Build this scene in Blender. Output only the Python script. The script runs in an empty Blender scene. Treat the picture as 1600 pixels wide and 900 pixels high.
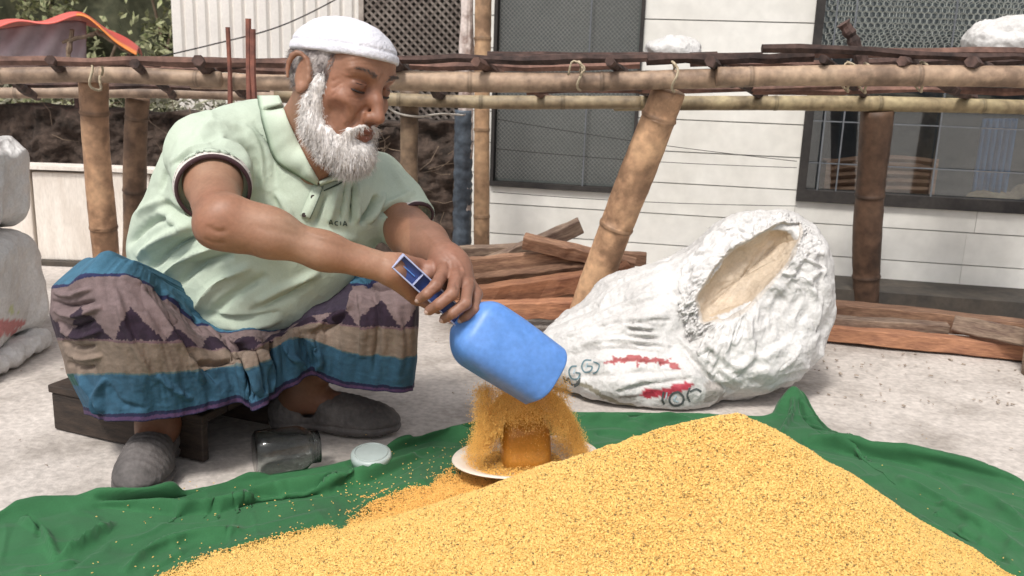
import bpy, bmesh, math, random
import numpy as np
from mathutils import Vector, Matrix, noise
from mathutils.bvhtree import BVHTree
random.seed(7); rng = np.random.RandomState(7)
scene = bpy.context.scene
COL = scene.collection

# ------------------------------------------------------------ camera
F = 1445.0
PITCH, ROLL = math.radians(90 - 13.5), math.radians(2.0)
def _rx(a): c, s = math.cos(a), math.sin(a); return np.array([[1, 0, 0], [0, c, -s], [0, s, c]])
def _rz(a): c, s = math.cos(a), math.sin(a); return np.array([[c, -s, 0], [s, c, 0], [0, 0, 1]])
CAMP = np.array([0, 0, 0.8]); CR = _rx(PITCH) @ _rz(ROLL)
cd = bpy.data.cameras.new('camera'); cam = bpy.data.objects.new('camera', cd); COL.objects.link(cam)
M4 = Matrix([list(CR[0]) + [0], list(CR[1]) + [0], list(CR[2]) + [0.8], [0, 0, 0, 1]])
cam.matrix_world = M4
cd.sensor_width = 36; cd.lens = F / 1600 * 36; cd.clip_end = 300; cd.clip_start = 0.05
cd.dof.use_dof = True; cd.dof.focus_distance = 1.75; cd.dof.aperture_fstop = 9.0
scene.camera = cam
# ------------------------------------------------------------ light
SUN_EL, SUN_AZ = math.radians(58), math.radians(205)      # azimuth measured from +Y clockwise
w = bpy.data.worlds.new("World"); scene.world = w; w.use_nodes = True
nt = w.node_tree; nt.nodes.clear()
sky = nt.nodes.new('ShaderNodeTexSky'); sky.sky_type = 'NISHITA'; sky.sun_disc = False
sky.sun_elevation = SUN_EL; sky.sun_rotation = SUN_AZ; sky.dust_density = 4.0; sky.air_density = 0.8; sky.ozone_density = 0.6
bg = nt.nodes.new('ShaderNodeBackground'); bg.inputs['Strength'].default_value = 0.135
hs = nt.nodes.new('ShaderNodeHueSaturation'); hs.inputs['Saturation'].default_value = 0.30
wo = nt.nodes.new('ShaderNodeOutputWorld')
nt.links.new(sky.outputs[0], hs.inputs['Color']); nt.links.new(hs.outputs[0], bg.inputs[0]); nt.links.new(bg.outputs[0], wo.inputs[0])
sl = bpy.data.lights.new('sun', 'SUN'); sl.energy = 2.1; sl.angle = math.radians(11); sl.color = (1, .96, .9)
sun = bpy.data.objects.new('sun', sl); COL.objects.link(sun)
sd = Vector((math.sin(SUN_AZ) * math.cos(SUN_EL), math.cos(SUN_AZ) * math.cos(SUN_EL), math.sin(SUN_EL)))
sun.rotation_euler = (-sd).to_track_quat('-Z', 'Y').to_euler()
scene.view_settings.view_transform = 'Standard'; scene.view_settings.look = 'None'
scene.view_settings.exposure = 0.36; scene.view_settings.gamma = 1

# ------------------------------------------------------------ helpers: photograph pixel -> place
def ray(px, py): return CR @ np.array([(px - 800) / F, -(py - 450) / F, -1.0])
def P(px, py, Y): d = ray(px, py); return CAMP + d * (Y / d[1])
def G(px, py, z=0.0): d = ray(px, py); return CAMP + d * ((z - 0.8) / d[2])
def proj(V):
    c = (np.asarray(V) - CAMP) @ CR
    return 800 + F * c[:, 0] / -c[:, 2], 450 - F * c[:, 1] / -c[:, 2]

def link(o, parent=None):
    COL.objects.link(o)
    if parent is not None: o.parent = parent
    return o
def tag(o, label=None, cat=None, group=None, kind=None):
    if label: o['label'] = label
    if cat: o['category'] = cat
    if group: o['group'] = group
    if kind: o['kind'] = kind
    return o
def empty(name, loc, label=None, cat=None, group=None):
    o = bpy.data.objects.new(name, None); o.location = Vector(loc); o.empty_display_size = .05
    link(o); return tag(o, label, cat, group)
def wloc(p):
    v = Vector((0, 0, 0))
    while p is not None: v += p.location; p = p.parent
    return v
def mk(name, V, Fs, m, parent=None, smooth=True, col=None, uv=None, origin=None):
    """mesh object from world-space vertices; col = per-vertex colour (N,3)"""
    V = np.asarray(V, dtype=np.float64)
    off = np.array(wloc(parent)) if parent is not None else (np.array(origin) if origin is not None else np.array([V[:, 0].mean(), V[:, 1].mean(), V[:, 2].min()]))
    me = bpy.data.meshes.new(name)
    if isinstance(Fs, np.ndarray):
        n, k = Fs.shape
        me.vertices.add(len(V)); me.vertices.foreach_set('co', (V - off).astype(np.float32).ravel())
        me.loops.add(n * k); me.loops.foreach_set('vertex_index', Fs.astype(np.int32).ravel())
        me.polygons.add(n); me.polygons.foreach_set('loop_start', np.arange(0, n * k, k, dtype=np.int32))
        me.update(calc_edges=True); me.validate()
    else:
        me.from_pydata([tuple(v) for v in (V - off)], [], [tuple(f) for f in Fs]); me.update()
    if smooth: me.polygons.foreach_set('use_smooth', [True] * len(me.polygons))
    if col is None and m is not None and any(n.type == 'ATTRIBUTE' for n in m.node_tree.nodes): col = np.ones((len(V), 3))
    if col is not None:
        a = me.attributes.new('tint', 'FLOAT_COLOR', 'POINT')
        c = np.ones((len(V), 4), dtype=np.float32); c[:, :3] = col
        a.data.foreach_set('color', c.ravel())
    if m is not None: me.materials.append(m)
    o = bpy.data.objects.new(name, me)
    if parent is None: o.location = Vector(off)
    return link(o, parent)

def material(name, c1, c2=None, scale=6, rough=.8, bump=.15, bscale=80, c3=None, fine=.12, stretch=(1, 1, 1), metal=0, trans=0, sss=0,
             tint=False, spec=.5, alpha=1, stops=(.35, .65), bdist=.004, perobj=0, crum=0, crums=16, coat=0, sheen=0, ior=1.45):
    m = bpy.data.materials.new(name); m.use_nodes = True; t = m.node_tree; N = t.nodes; L = t.links; N.clear()
    out = N.new('ShaderNodeOutputMaterial'); b = N.new('ShaderNodeBsdfPrincipled'); L.new(b.outputs[0], out.inputs[0])
    tc = N.new('ShaderNodeTexCoord'); mp = N.new('ShaderNodeMapping'); mp.inputs['Scale'].default_value = stretch
    L.new(tc.outputs['Object'], mp.inputs[0])
    n1 = N.new('ShaderNodeTexNoise'); n1.inputs['Scale'].default_value = scale; n1.inputs['Detail'].default_value = 6; n1.inputs['Roughness'].default_value = .6
    L.new(mp.outputs[0], n1.inputs['Vector'])
    r = N.new('ShaderNodeValToRGB'); L.new(n1.outputs['Fac'], r.inputs[0])
    c2 = c2 or tuple(x * .75 for x in c1)
    r.color_ramp.elements[0].position = stops[0]; r.color_ramp.elements[1].position = stops[1]
    r.color_ramp.elements[0].color = (*c2, 1); r.color_ramp.elements[1].color = (*c1, 1)
    if c3: e = r.color_ramp.elements.new((stops[0] + stops[1]) / 2); e.color = (*c3, 1)
    n2 = N.new('ShaderNodeTexNoise'); n2.inputs['Scale'].default_value = bscale; n2.inputs['Detail'].default_value = 4
    L.new(mp.outputs[0], n2.inputs['Vector'])
    mr = N.new('ShaderNodeMapRange'); mr.inputs[1].default_value = .3; mr.inputs[2].default_value = .7
    mr.inputs[3].default_value = 1 - fine; mr.inputs[4].default_value = 1 + fine; L.new(n2.outputs['Fac'], mr.inputs[0])
    mx = N.new('ShaderNodeMix'); mx.data_type = 'RGBA'; mx.blend_type = 'MULTIPLY'; mx.inputs[0].default_value = 1
    L.new(r.outputs[0], mx.inputs[6]); L.new(mr.outputs[0], mx.inputs[7]); last = mx.outputs[2]
    if tint:
        at = N.new('ShaderNodeAttribute'); at.attribute_name = 'tint'
        m2 = N.new('ShaderNodeMix'); m2.data_type = 'RGBA'; m2.blend_type = 'MULTIPLY'; m2.inputs[0].default_value = 1
        L.new(last, m2.inputs[6]); L.new(at.outputs['Color'], m2.inputs[7]); last = m2.outputs[2]
    if perobj:
        oi = N.new('ShaderNodeObjectInfo'); h = N.new('ShaderNodeMapRange'); h.inputs[3].default_value = 1 - perobj; h.inputs[4].default_value = 1 + perobj
        L.new(oi.outputs['Random'], h.inputs[0]); m3 = N.new('ShaderNodeMix'); m3.data_type = 'RGBA'; m3.blend_type = 'MULTIPLY'; m3.inputs[0].default_value = 1
        L.new(last, m3.inputs[6]); L.new(h.outputs[0], m3.inputs[7]); last = m3.outputs[2]
    L.new(last, b.inputs['Base Color'])
    b.inputs['Roughness'].default_value = rough; b.inputs['Metallic'].default_value = metal; b.inputs['IOR'].default_value = ior
    b.inputs['Specular IOR Level'].default_value = spec; b.inputs['Transmission Weight'].default_value = trans; b.inputs['Alpha'].default_value = alpha
    if sss: b.inputs['Subsurface Weight'].default_value = sss; b.inputs['Subsurface Radius'].default_value = (.01, .004, .002)
    if coat: b.inputs['Coat Weight'].default_value = coat; b.inputs['Coat Roughness'].default_value = .2
    if sheen: b.inputs['Sheen Weight'].default_value = sheen
    if crum:
        hs_ = []
        for k_, (sc_, wt_) in enumerate(((crums, 1.0), (crums * 2.3, .55), (crums * 5, .25))):
            vo = N.new('ShaderNodeTexVoronoi'); vo.feature = 'F1'; vo.distance = 'EUCLIDEAN'; vo.inputs['Scale'].default_value = sc_
            ns = N.new('ShaderNodeTexNoise'); ns.inputs['Scale'].default_value = sc_ * .6; L.new(mp.outputs[0], ns.inputs['Vector'])
            va = N.new('ShaderNodeVectorMath'); va.operation = 'SCALE'; va.inputs['Scale'].default_value = 1.6 / sc_; L.new(ns.outputs['Color'], va.inputs[0]); vb = N.new('ShaderNodeVectorMath'); L.new(mp.outputs[0], vb.inputs[0]); L.new(va.outputs[0], vb.inputs[1])
            L.new(vb.outputs[0], vo.inputs['Vector']); mm = N.new('ShaderNodeMath'); mm.operation = 'MULTIPLY'; mm.inputs[1].default_value = wt_; L.new(vo.outputs['Distance'], mm.inputs[0]); hs_.append(mm)
        a1 = N.new('ShaderNodeMath'); L.new(hs_[0].outputs[0], a1.inputs[0]); L.new(hs_[1].outputs[0], a1.inputs[1]); a2 = N.new('ShaderNodeMath'); L.new(a1.outputs[0], a2.inputs[0]); L.new(hs_[2].outputs[0], a2.inputs[1])
        bq_ = N.new('ShaderNodeBump'); bq_.inputs['Strength'].default_value = 1; bq_.inputs['Distance'].default_value = crum; L.new(a2.outputs[0], bq_.inputs['Height'])
    if bump:
        bp = N.new('ShaderNodeBump'); bp.inputs['Strength'].default_value = bump; bp.inputs['Distance'].default_value = bdist
        L.new(n2.outputs['Fac'], bp.inputs['Height']); L.new(bp.outputs[0], b.inputs['Normal'])
        if crum: L.new(bq_.outputs[0], bp.inputs['Normal'])
    return m

def lin(r, g, b): return tuple((x / 255 / 12.92 if x <= 10 else ((x / 255 + .055) / 1.055) ** 2.4) for x in (r, g, b))

def boxv(c, s, R=None):
    h = np.array(s) / 2
    v = np.array([[x, y, z] for x in (-1, 1) for y in (-1, 1) for z in (-1, 1)]) * h
    if R is not None: v = v @ np.array(R).T
    f = [(0, 1, 3, 2), (4, 6, 7, 5), (0, 4, 5, 1), (2, 3, 7, 6), (0, 2, 6, 4), (1, 5, 7, 3)]
    return v + np.array(c), f
class MB:
    def __init__(s): s.V = []; s.F = []; s.C = []; s.n = 0
    def add(s, V, Fs, c=(1, 1, 1)):
        V = np.asarray(V); s.V.append(V); s.F += [tuple(i + s.n for i in f) for f in Fs]; s.C.append(np.tile(c, (len(V), 1)) if np.ndim(c) == 1 else np.asarray(c)); s.n += len(V); return s
    def box(s, c, sz, R=None, col=(1, 1, 1)): v, f = boxv(c, sz, R); return s.add(v, f, col)
    def build(s, name, m, parent=None, smooth=False, tint=True, origin=None):
        return mk(name, np.concatenate(s.V), s.F, m, parent, smooth, np.concatenate(s.C) if tint else None, origin=origin)
def unit(v): v = np.asarray(v, float); return v / (np.linalg.norm(v) + 1e-12)
def frame_z(d):
    d = unit(d); a = np.array([0, 0, 1.]) if abs(d[2]) < .9 else np.array([1., 0, 0]); x = unit(np.cross(a, d)); y = np.cross(d, x); return x, y, d
def tube(pts, radii, seg=10, caps=True, jitter=0, squash=None):
    pts = np.asarray(pts, float); n = len(pts); radii = np.broadcast_to(radii, n)
    V = []; Fs = []; X = None
    for i in range(n):
        d = pts[min(i + 1, n - 1)] - pts[max(i - 1, 0)]
        if X is None: x, y, d = frame_z(d)
        else: d = unit(d); x = unit(X - d * np.dot(X, d)); y = np.cross(d, x)
        X = x
        for k in range(seg):
            a = 2 * math.pi * k / seg; rr = radii[i] * (1 + jitter * (rng.rand() - .5))
            sq = squash or (1, 1)
            V.append(pts[i] + (x * math.cos(a) * sq[0] + y * math.sin(a) * sq[1]) * rr)
    for i in range(n - 1):
        for k in range(seg):
            k2 = (k + 1) % seg; Fs.append((i * seg + k, i * seg + k2, (i + 1) * seg + k2, (i + 1) * seg + k))
    if caps: Fs.append(tuple(range(seg))[::-1]); Fs.append(tuple((n - 1) * seg + k for k in range(seg)))
    return np.array(V), Fs
def spline(pts, n):
    """Catmull-Rom through pts (any dimension)"""
    p = np.asarray(pts, float); p = np.vstack([2 * p[0] - p[1], p, 2 * p[-1] - p[-2]]); m = len(p) - 3
    t = np.linspace(0, m - 1e-9, n); i = t.astype(int); f = (t - i)[:, None]
    a, b, c, d = p[i], p[i + 1], p[i + 2], p[i + 3]
    return .5 * (2 * b + (c - a) * f + (2 * a - 5 * b + 4 * c - d) * f ** 2 + (3 * b - a - 3 * c + d) * f ** 3)

# value noise (numpy)
_perm = rng.rand(64, 64, 64)
def vnoise(p):
    p = np.asarray(p, float); i = np.floor(p).astype(int); f = p - i; f = f * f * (3 - 2 * f); r = 0
    for dx in (0, 1):
        for dy in (0, 1):
            for dz in (0, 1):
                wgt = (f[:, 0] if dx else 1 - f[:, 0]) * (f[:, 1] if dy else 1 - f[:, 1]) * (f[:, 2] if dz else 1 - f[:, 2])
                r = r + wgt * _perm[(i[:, 0] + dx) % 64, (i[:, 1] + dy) % 64, (i[:, 2] + dz) % 64]
    return r * 2 - 1
def fbm(p, o=4, g=.5):
    r = 0; a = 1.
    for k in range(o): r = r + a * vnoise(np.asarray(p) * 2 ** k + 17.3 * k); a *= g
    return r
def vnormals(V, Fs):
    n = np.zeros_like(V); Fs = np.asarray(Fs)
    fn = np.cross(V[Fs[:, 2]] - V[Fs[:, 0]], V[Fs[:, 3 if Fs.shape[1] > 3 else 1]] - V[Fs[:, 1 if Fs.shape[1] > 3 else 0]])
    if Fs.shape[1] == 3: fn = np.cross(V[Fs[:, 1]] - V[Fs[:, 0]], V[Fs[:, 2]] - V[Fs[:, 0]])
    for k in range(Fs.shape[1]): np.add.at(n, Fs[:, k], fn)
    return n / (np.linalg.norm(n, axis=1, keepdims=True) + 1e-12)
def grid_faces(nu, nv, close=False):
    i, j = np.meshgrid(np.arange(nu if close else nu - 1), np.arange(nv - 1), indexing='ij'); i = i.ravel(); j = j.ravel(); i2 = (i + 1) % nu
    return np.stack([i * nv + j, i2 * nv + j, i2 * nv + j + 1, i * nv + j + 1], 1)

def segdist(px, py, pl):
    """distance to a polyline and the parameter 0..1 along it"""
    pl = np.asarray(pl, float); best = np.full(len(px), 1e9); bt = np.zeros(len(px)); n = len(pl) - 1
    for i in range(n):
        a, b = pl[i], pl[i + 1]; d = b - a; L2 = d @ d + 1e-9
        t = np.clip(((px - a[0]) * d[0] + (py - a[1]) * d[1]) / L2, 0, 1)
        q = np.hypot(px - a[0] - t * d[0], py - a[1] - t * d[1]); s = q < best; best[s] = q[s]; bt[s] = ((i + t) / n)[s]
    return best, bt
def folds(V, Fs, lst, sub=1):
    """press creases (negative amp) and raise ridges (positive) into a surface; lines located by where they lie in the photograph"""
    N = vnormals(V, Fs); px, py = proj(V); vd = V - CAMP; vd /= np.linalg.norm(vd, axis=1, keepdims=True)
    face = np.clip(-(N * vd).sum(1) * 3, 0, 1); disp = np.zeros(len(V))
    for pl, wd, amp in lst:
        pts = spline(pl, max(8, len(pl) * 5)); x0, y0 = pts.min(0) - 3 * wd; x1, y1 = pts.max(0) + 3 * wd
        s = np.where((px > x0) & (px < x1) & (py > y0) & (py < y1) & (face > 0))[0]
        if not len(s): continue
        d, t = segdist(px[s], py[s], pts); e = np.clip(t * 5, 0, 1) * np.clip((1 - t) * 5, 0, 1); e = e ** .6
        disp[s] += amp * e * np.exp(-(d / wd) ** 2) * face[s]
    return V + N * disp[:, None]

# ------------------------------------------------------------ signed distance modelling (surface nets)
class SDF:
    def __init__(s, lo, hi, h):
        s.lo = np.array(lo, float); s.h = h; s.n = np.ceil((np.array(hi) - s.lo) / h).astype(int) + 1
        s.F = np.full(s.n, 1.0, dtype=np.float32)
    def region(s, lo, hi, pad):
        a = np.maximum(0, np.floor((np.array(lo) - pad - s.lo) / s.h).astype(int)); b = np.minimum(s.n, np.ceil((np.array(hi) + pad - s.lo) / s.h).astype(int) + 1)
        if (b <= a).any(): return None
        X = (s.lo[0] + s.h * np.arange(a[0], b[0]))[:, None, None]; Y = (s.lo[1] + s.h * np.arange(a[1], b[1]))[None, :, None]; Z = (s.lo[2] + s.h * np.arange(a[2], b[2]))[None, None, :]
        return (slice(a[0], b[0]), slice(a[1], b[1]), slice(a[2], b[2])), X.astype(np.float32), Y.astype(np.float32), Z.astype(np.float32)
    def _op(s, lo, hi, fn, k, sub):
        g = s.region(lo, hi, k + 4 * s.h)
        if g is None: return
        sl, X, Y, Z = g; d = fn(X, Y, Z); A = s.F[sl]
        if not sub:
            hh = np.clip(k - np.abs(A - d), 0, None) / k if k > 0 else 0
            s.F[sl] = np.minimum(A, d) - hh * hh * k * .25
        else:
            d = -d; hh = np.clip(k - np.abs(A - d), 0, None) / k if k > 0 else 0
            s.F[sl] = np.maximum(A, d) + hh * hh * k * .25
    def cone(s, a, b, ra, rb, k=.02, sub=False):
        a = np.array(a, float); b = np.array(b, float); d = b - a; L2 = d @ d + 1e-12; rm = max(ra, rb)
        def fn(X, Y, Z):
            x, y, z = X - a[0], Y - a[1], Z - a[2]; t = np.clip((x * d[0] + y * d[1] + z * d[2]) / L2, 0, 1)
            return np.sqrt((x - t * d[0]) ** 2 + (y - t * d[1]) ** 2 + (z - t * d[2]) ** 2) - (ra + t * (rb - ra))
        s._op(np.minimum(a, b) - rm, np.maximum(a, b) + rm, fn, k, sub); return s
    def chain(s, pts, rad, k=.01, sub=False):
        for i in range(len(pts) - 1): s.cone(pts[i], pts[i + 1], rad[i], rad[i + 1], k, sub)
        return s
    def ell(s, c, r, R=None, k=.02, sub=False):
        c = np.array(c, float); r = np.array(r, float); R = np.eye(3) if R is None else np.array(R); rm = np.sqrt(((R * r) ** 2).sum(1))
        def fn(X, Y, Z):
            x, y, z = X - c[0], Y - c[1], Z - c[2]
            q = [(R[0, i] * x + R[1, i] * y + R[2, i] * z) for i in range(3)]
            k0 = np.sqrt(sum((q[i] / r[i]) ** 2 for i in range(3))); k1 = np.sqrt(sum((q[i] / r[i] ** 2) ** 2 for i in range(3))) + 1e-6
            return k0 * (k0 - 1) / k1
        s._op(c - rm, c + rm, fn, k, sub); return s
    def plane(s, c, n, lo, hi, k=.002):
        """cut away everything beyond the plane (side n points to) inside lo..hi"""
        c = np.array(c); n = unit(n); s._op(lo, hi, lambda X, Y, Z: -((X - c[0]) * n[0] + (Y - c[1]) * n[1] + (Z - c[2]) * n[2]), k, True); return s
    def fn(s, lo, hi, f, k=.01, sub=False): s._op(lo, hi, f, k, sub); return s
    def mesh(s, smooth=1):
        Fv = s.F; S = Fv < 0
        cnt = np.zeros(tuple(s.n - 1), dtype=np.int8); off = [(i, j, k) for i in (0, 1) for j in (0, 1) for k in (0, 1)]; nx, ny, nz = s.n
        for i, j, k in off: cnt += S[i:nx - 1 + i, j:ny - 1 + j, k:nz - 1 + k]
        act = (cnt > 0) & (cnt < 8); I = np.argwhere(act); idx = np.full(act.shape, -1, dtype=np.int32); idx[act] = np.arange(len(I))
        val = np.stack([Fv[I[:, 0] + o[0], I[:, 1] + o[1], I[:, 2] + o[2]] for o in off], 1); O = np.array(off, float)
        pos = np.zeros((len(I), 3)); c = np.zeros(len(I))
        for a in range(8):
            for b in range(a + 1, 8):
                if abs(O[a] - O[b]).sum() != 1: continue
                va, vb = val[:, a], val[:, b]; m = (va < 0) != (vb < 0); t = np.where(m, va / (va - vb + 1e-20), 0)
                pos[m] += (O[a] + (O[b] - O[a]) * t[:, None])[m]; c[m] += 1
        V = s.lo + s.h * (I + pos / c[:, None]); quads = []
        for ax in range(3):
            sl0 = [slice(1, -1)] * 3; sl1 = [slice(1, -1)] * 3; sl0[ax] = slice(0, -1); sl1[ax] = slice(1, None)
            A = S[tuple(sl0)]; B = S[tuple(sl1)]; E = np.argwhere(A != B); e = E.copy(); u, v = [(1, 2), (2, 0), (0, 1)][ax]
            g = E.copy(); g[:, u] += 1; g[:, v] += 1
            def cell(du, dv): q = g.copy(); q[:, u] -= du; q[:, v] -= dv; return idx[q[:, 0], q[:, 1], q[:, 2]]
            q = np.stack([cell(1, 1), cell(0, 1), cell(0, 0), cell(1, 0)], 1)
            fl = B[E[:, 0], E[:, 1], E[:, 2]]; q[fl] = q[fl][:, ::-1]; quads.append(q)
        Q = np.concatenate(quads); Q = Q[(Q >= 0).all(1)]
        for _ in range(smooth):
            nb = np.zeros_like(V); cn = np.zeros(len(V))
            for a, b in ((0, 1), (1, 2), (2, 3), (3, 0)):
                np.add.at(nb, Q[:, a], V[Q[:, b]]); np.add.at(nb, Q[:, b], V[Q[:, a]]); np.add.at(cn, Q[:, a], 1); np.add.at(cn, Q[:, b], 1)
            V = V * .5 + nb / np.maximum(cn, 1)[:, None] * .5
        return V, Q
def bvh_of(V, Q): return BVHTree.FromPolygons([tuple(v) for v in V], [tuple(int(i) for i in q) for q in Q])
def hit(b, px, py, lift=0.0):
    d = Vector(ray(px, py)).normalized(); r = b.ray_cast(Vector(CAMP), d)
    return None if r[0] is None else np.array(r[0] - d * lift)
def strands(roots, dirs, length, r0, seg=3, curl=.3, droop=.0):
    """thin tapered three-sided hairs, one mesh"""
    n = len(roots); V = []; pts = roots.copy(); d = dirs.copy(); rings = []
    L = length if np.ndim(length) else np.full(n, length)
    for k in range(seg + 1):
        t = k / seg; x = np.cross(d, np.array([.3, .5, .8])); x /= np.linalg.norm(x, axis=1, keepdims=True) + 1e-9; y = np.cross(d, x); r = r0 * (1 - .8 * t)
        rings.append(np.stack([pts + r * (x * math.cos(a) + y * math.sin(a)) for a in (0, 2.094, 4.189)], 1))
        d = d + rng.randn(n, 3) * curl + np.array([0, 0, -droop]); d /= np.linalg.norm(d, axis=1, keepdims=True); pts = pts + d * (L / seg)[:, None]
    V = np.stack(rings, 1).reshape(-1, 3); base = np.arange(n) * (seg + 1) * 3; Q = []
    for k in range(seg):
        for a in range(3):
            b = (a + 1) % 3; Q.append(np.stack([base + k * 3 + a, base + k * 3 + b, base + k * 3 + 3 + b, base + k * 3 + 3 + a], 1))
    return V, np.concatenate(Q)
# ============================================================ THE SETTING
m_ground = material('dusty_concrete', (.525, .478, .44), (.32, .285, .255), scale=4.2, rough=.95, bump=.5, bscale=70, c3=(.47, .425, .39), fine=.18, bdist=.006)
nx_, ny_ = 330, 300
gx = np.concatenate([np.linspace(-60, -3, 30), np.linspace(-2.9, 3.2, 270), np.linspace(3.3, 60, 30)]); gy = np.concatenate([np.linspace(-20, 1.0, 20), np.linspace(1.05, 4.2, 240), np.linspace(4.3, 120, 40)])
A, B = np.meshgrid(gx, gy, indexing='ij'); V = np.stack([A.ravel(), B.ravel(), 0 * A.ravel()], 1)
V[:, 2] = fbm(V * np.array([3, 3, 0]) + 5, 4) * .003 - .004
mk('ground', V, grid_faces(330, 300), m_ground, origin=(0, 0, 0))['kind'] = 'structure'
# little chips and crumbs lying about: uncountable
m_chip = material('ground_chip', (.42, .36, .30), (.26, .21, .17), scale=30, bump=0)
b = MB()
for i in range(420):
    x, y = rng.uniform(-1.3, 1.9), rng.uniform(1.5, 3.2)
    if i % 3 == 0: x, y = rng.uniform(.8, 1.9), rng.uniform(2.2, 2.8)
    s = rng.uniform(.0010, .0038) * (1.4 if i % 9 == 0 else 1)
    v, f = boxv((0, 0, 0), (s * 2.2, s, s * .7)); a = rng.rand() * 6.3; v = v + rng.randn(8, 3) * s * .15
    Rz = np.array([[math.cos(a), -math.sin(a), 0], [math.sin(a), math.cos(a), 0], [0, 0, 1]]); b.add(v @ Rz.T + np.array([x, y, s * .3]), f)
tag(b.build('ground_crumb', m_chip), 'scattered brown crumbs and chips on the dusty concrete', 'debris', kind='stuff')

# ---- tiled building on the right
BO = np.array([-.08, 3.60, 0.]); BU = unit([1.88, -.35, 0]); BN = unit([-.35, -1.88, 0])
def wallpt(s, z, out=0.): return BO + BU * s + BN * out + np.array([0, 0, z])
def wallsz(px, py):
    d = ray(px, py); t = ((BO - CAMP) @ BN) / (d @ BN); q = CAMP + d * t - BO; return q @ BU, q[2]
BR = np.stack([BU, -BN, np.array([0, 0, 1.])], 1)
def wbox(mb, s0, s1, z0, z1, o0, o1, col=(1, 1, 1)):
    return mb.box(wallpt((s0 + s1) / 2, (z0 + z1) / 2, (o0 + o1) / 2), (s1 - s0, abs(o1 - o0), z1 - z0), BR, col)
m_white = material('glazed_white_panel', (.78, .765, .72), (.64, .62, .57), scale=2.2, rough=.5, bump=.12, bscale=25, fine=.05, perobj=.04)
m_joint = material('grey_grout', (.46, .45, .43), rough=.95, bump=.1)
m_frame = material('dark_painted_steel', (.030, .028, .028), (.05, .045, .042), scale=12, rough=.8, bump=.1, spec=.2)
m_plinth = material('sooty_plinth', (.05, .045, .04), (.09, .075, .06), scale=9, rough=.95, bump=.4, bscale=50)
w1s0, w1s1 = wallsz(766, 290)[0], wallsz(996, 200)[0]; w1z = wallsz(880, 296)[1]
w2s0 = wallsz(1250, 250)[0]; w2s1 = w2s0 + 1.25; w2z = wallsz(1400, 322)[1]; WTOP = 1.75; ROOF = 2.7; S0, S1 = -.12, 4.2
bld = empty('tiled_building', BO, 'white clad building with long horizontal joints and two dark screened windows behind the bamboo table', 'building')
mb = MB(); wbox(mb, S0, w1s0, 0, ROOF, -.16, -.012); wbox(mb, w1s0, w1s1, 0, w1z, -.16, -.012); wbox(mb, w1s0, w1s1, WTOP, ROOF, -.16, -.012)
wbox(mb, w1s1, w2s0, 0, ROOF, -.16, -.012); wbox(mb, w2s0, w2s1, 0, w2z, -.16, -.012); wbox(mb, w2s0, w2s1, WTOP, ROOF, -.16, -.012); wbox(mb, w2s1, S1, 0, ROOF, -.16, -.012)
mb.build('wall', m_joint, bld)
RH = .118; z = .04
rows = []
while z < ROOF: rows.append((z, min(z + RH - .004, ROOF))); z += RH
def clad(s0, s1, z0, z1):
    L = s1 - s0; n = max(1, int(round(L / .62))); st = L / n
    for k in range(n):
        mb = MB(); j = rng.randn() * .0006; g = .0006
        wbox(mb, s0 + k * st + g, s0 + (k + 1) * st - g, z0, z1, -.0118, .001 + j); o = mb.build('cladding_panel', m_white, bld, tint=False)
for z0, z1 in rows:
    segs = [(S0, S1)]
    def cutseg(a, b, wz):
        global segs; out = []
        if z1 <= wz + .02 or z0 >= WTOP: return
        for s, e in segs:
            if b <= s or a >= e: out.append((s, e)); continue
            if a - s > .01: out.append((s, a))
            if e - b > .01: out.append((b, e))
        segs = out
    cutseg(w1s0, w1s1, w1z); cutseg(w2s0, w2s1, w2z)
    for a_, b_, wz_ in ((w1s0, w1s1, w1z), (w2s0, w2s1, w2z)):
        if z0 < wz_ - .01 and z1 > wz_ + .02: clad(a_, b_, z0, wz_ - .003)
    for s, e in segs: clad(s, e, z0, z1)
def window(s0, s1, z0, z1, fw, bars, hbars, mesh_from, style):
    mbf = MB(); wbox(mbf, s0, s1, z0, z0 + fw, -.06, .018); wbox(mbf, s0, s1, z1 - fw, z1, -.06, .018); wbox(mbf, s0, s0 + fw * .7, z0 + fw, z1 - fw, -.06, .016); wbox(mbf, s1 - fw * .7, s1, z0 + fw, z1 - fw, -.06, .016)
    win = mbf.build('window', m_frame, bld)
    for sb in bars:
        q = MB(); wbox(q, sb - .0024, sb + .0024, z0 + fw, z1 - fw, .002, .009); q.build('bar', m_bar, win)
    for zb in hbars:
        q = MB(); wbox(q, s0 + fw * .7, s1 - fw * .7, zb - .002, zb + .002, -.006, .001); q.build('bar', m_bar, win)
    return win
m_bar = material('grey_window_bar', (.15, .16, .175), rough=.5, bump=.05)
m_glass = bpy.data.materials.new('window_glass'); m_glass.use_nodes = True; _n = m_glass.node_tree.nodes; _l = m_glass.node_tree.links; _n.clear()
_o = _n.new('ShaderNodeOutputMaterial'); _m = _n.new('ShaderNodeMixShader'); _t = _n.new('ShaderNodeBsdfTransparent'); _g = _n.new('ShaderNodeBsdfGlossy'); _w = _n.new('ShaderNodeLayerWeight'); _t.inputs[0].default_value = (.86, .9, .9, 1); _g.inputs['Roughness'].default_value = .04; _w.inputs[0].default_value = .45
_r = _n.new('ShaderNodeMapRange'); _r.inputs[3].default_value = .09; _r.inputs[4].default_value = .8; _l.new(_w.outputs[1], _r.inputs[0]); _l.new(_r.outputs[0], _m.inputs[0]); _l.new(_t.outputs[0], _m.inputs[1]); _l.new(_g.outputs[0], _m.inputs[2]); _l.new(_m.outputs[0], _o.inputs[0])
m_netgreen = material('green_grey_insect_screen', (.16, .175, .165), (.12, .135, .13), scale=2, rough=.8, bump=.35, bscale=260, fine=.25)
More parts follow.
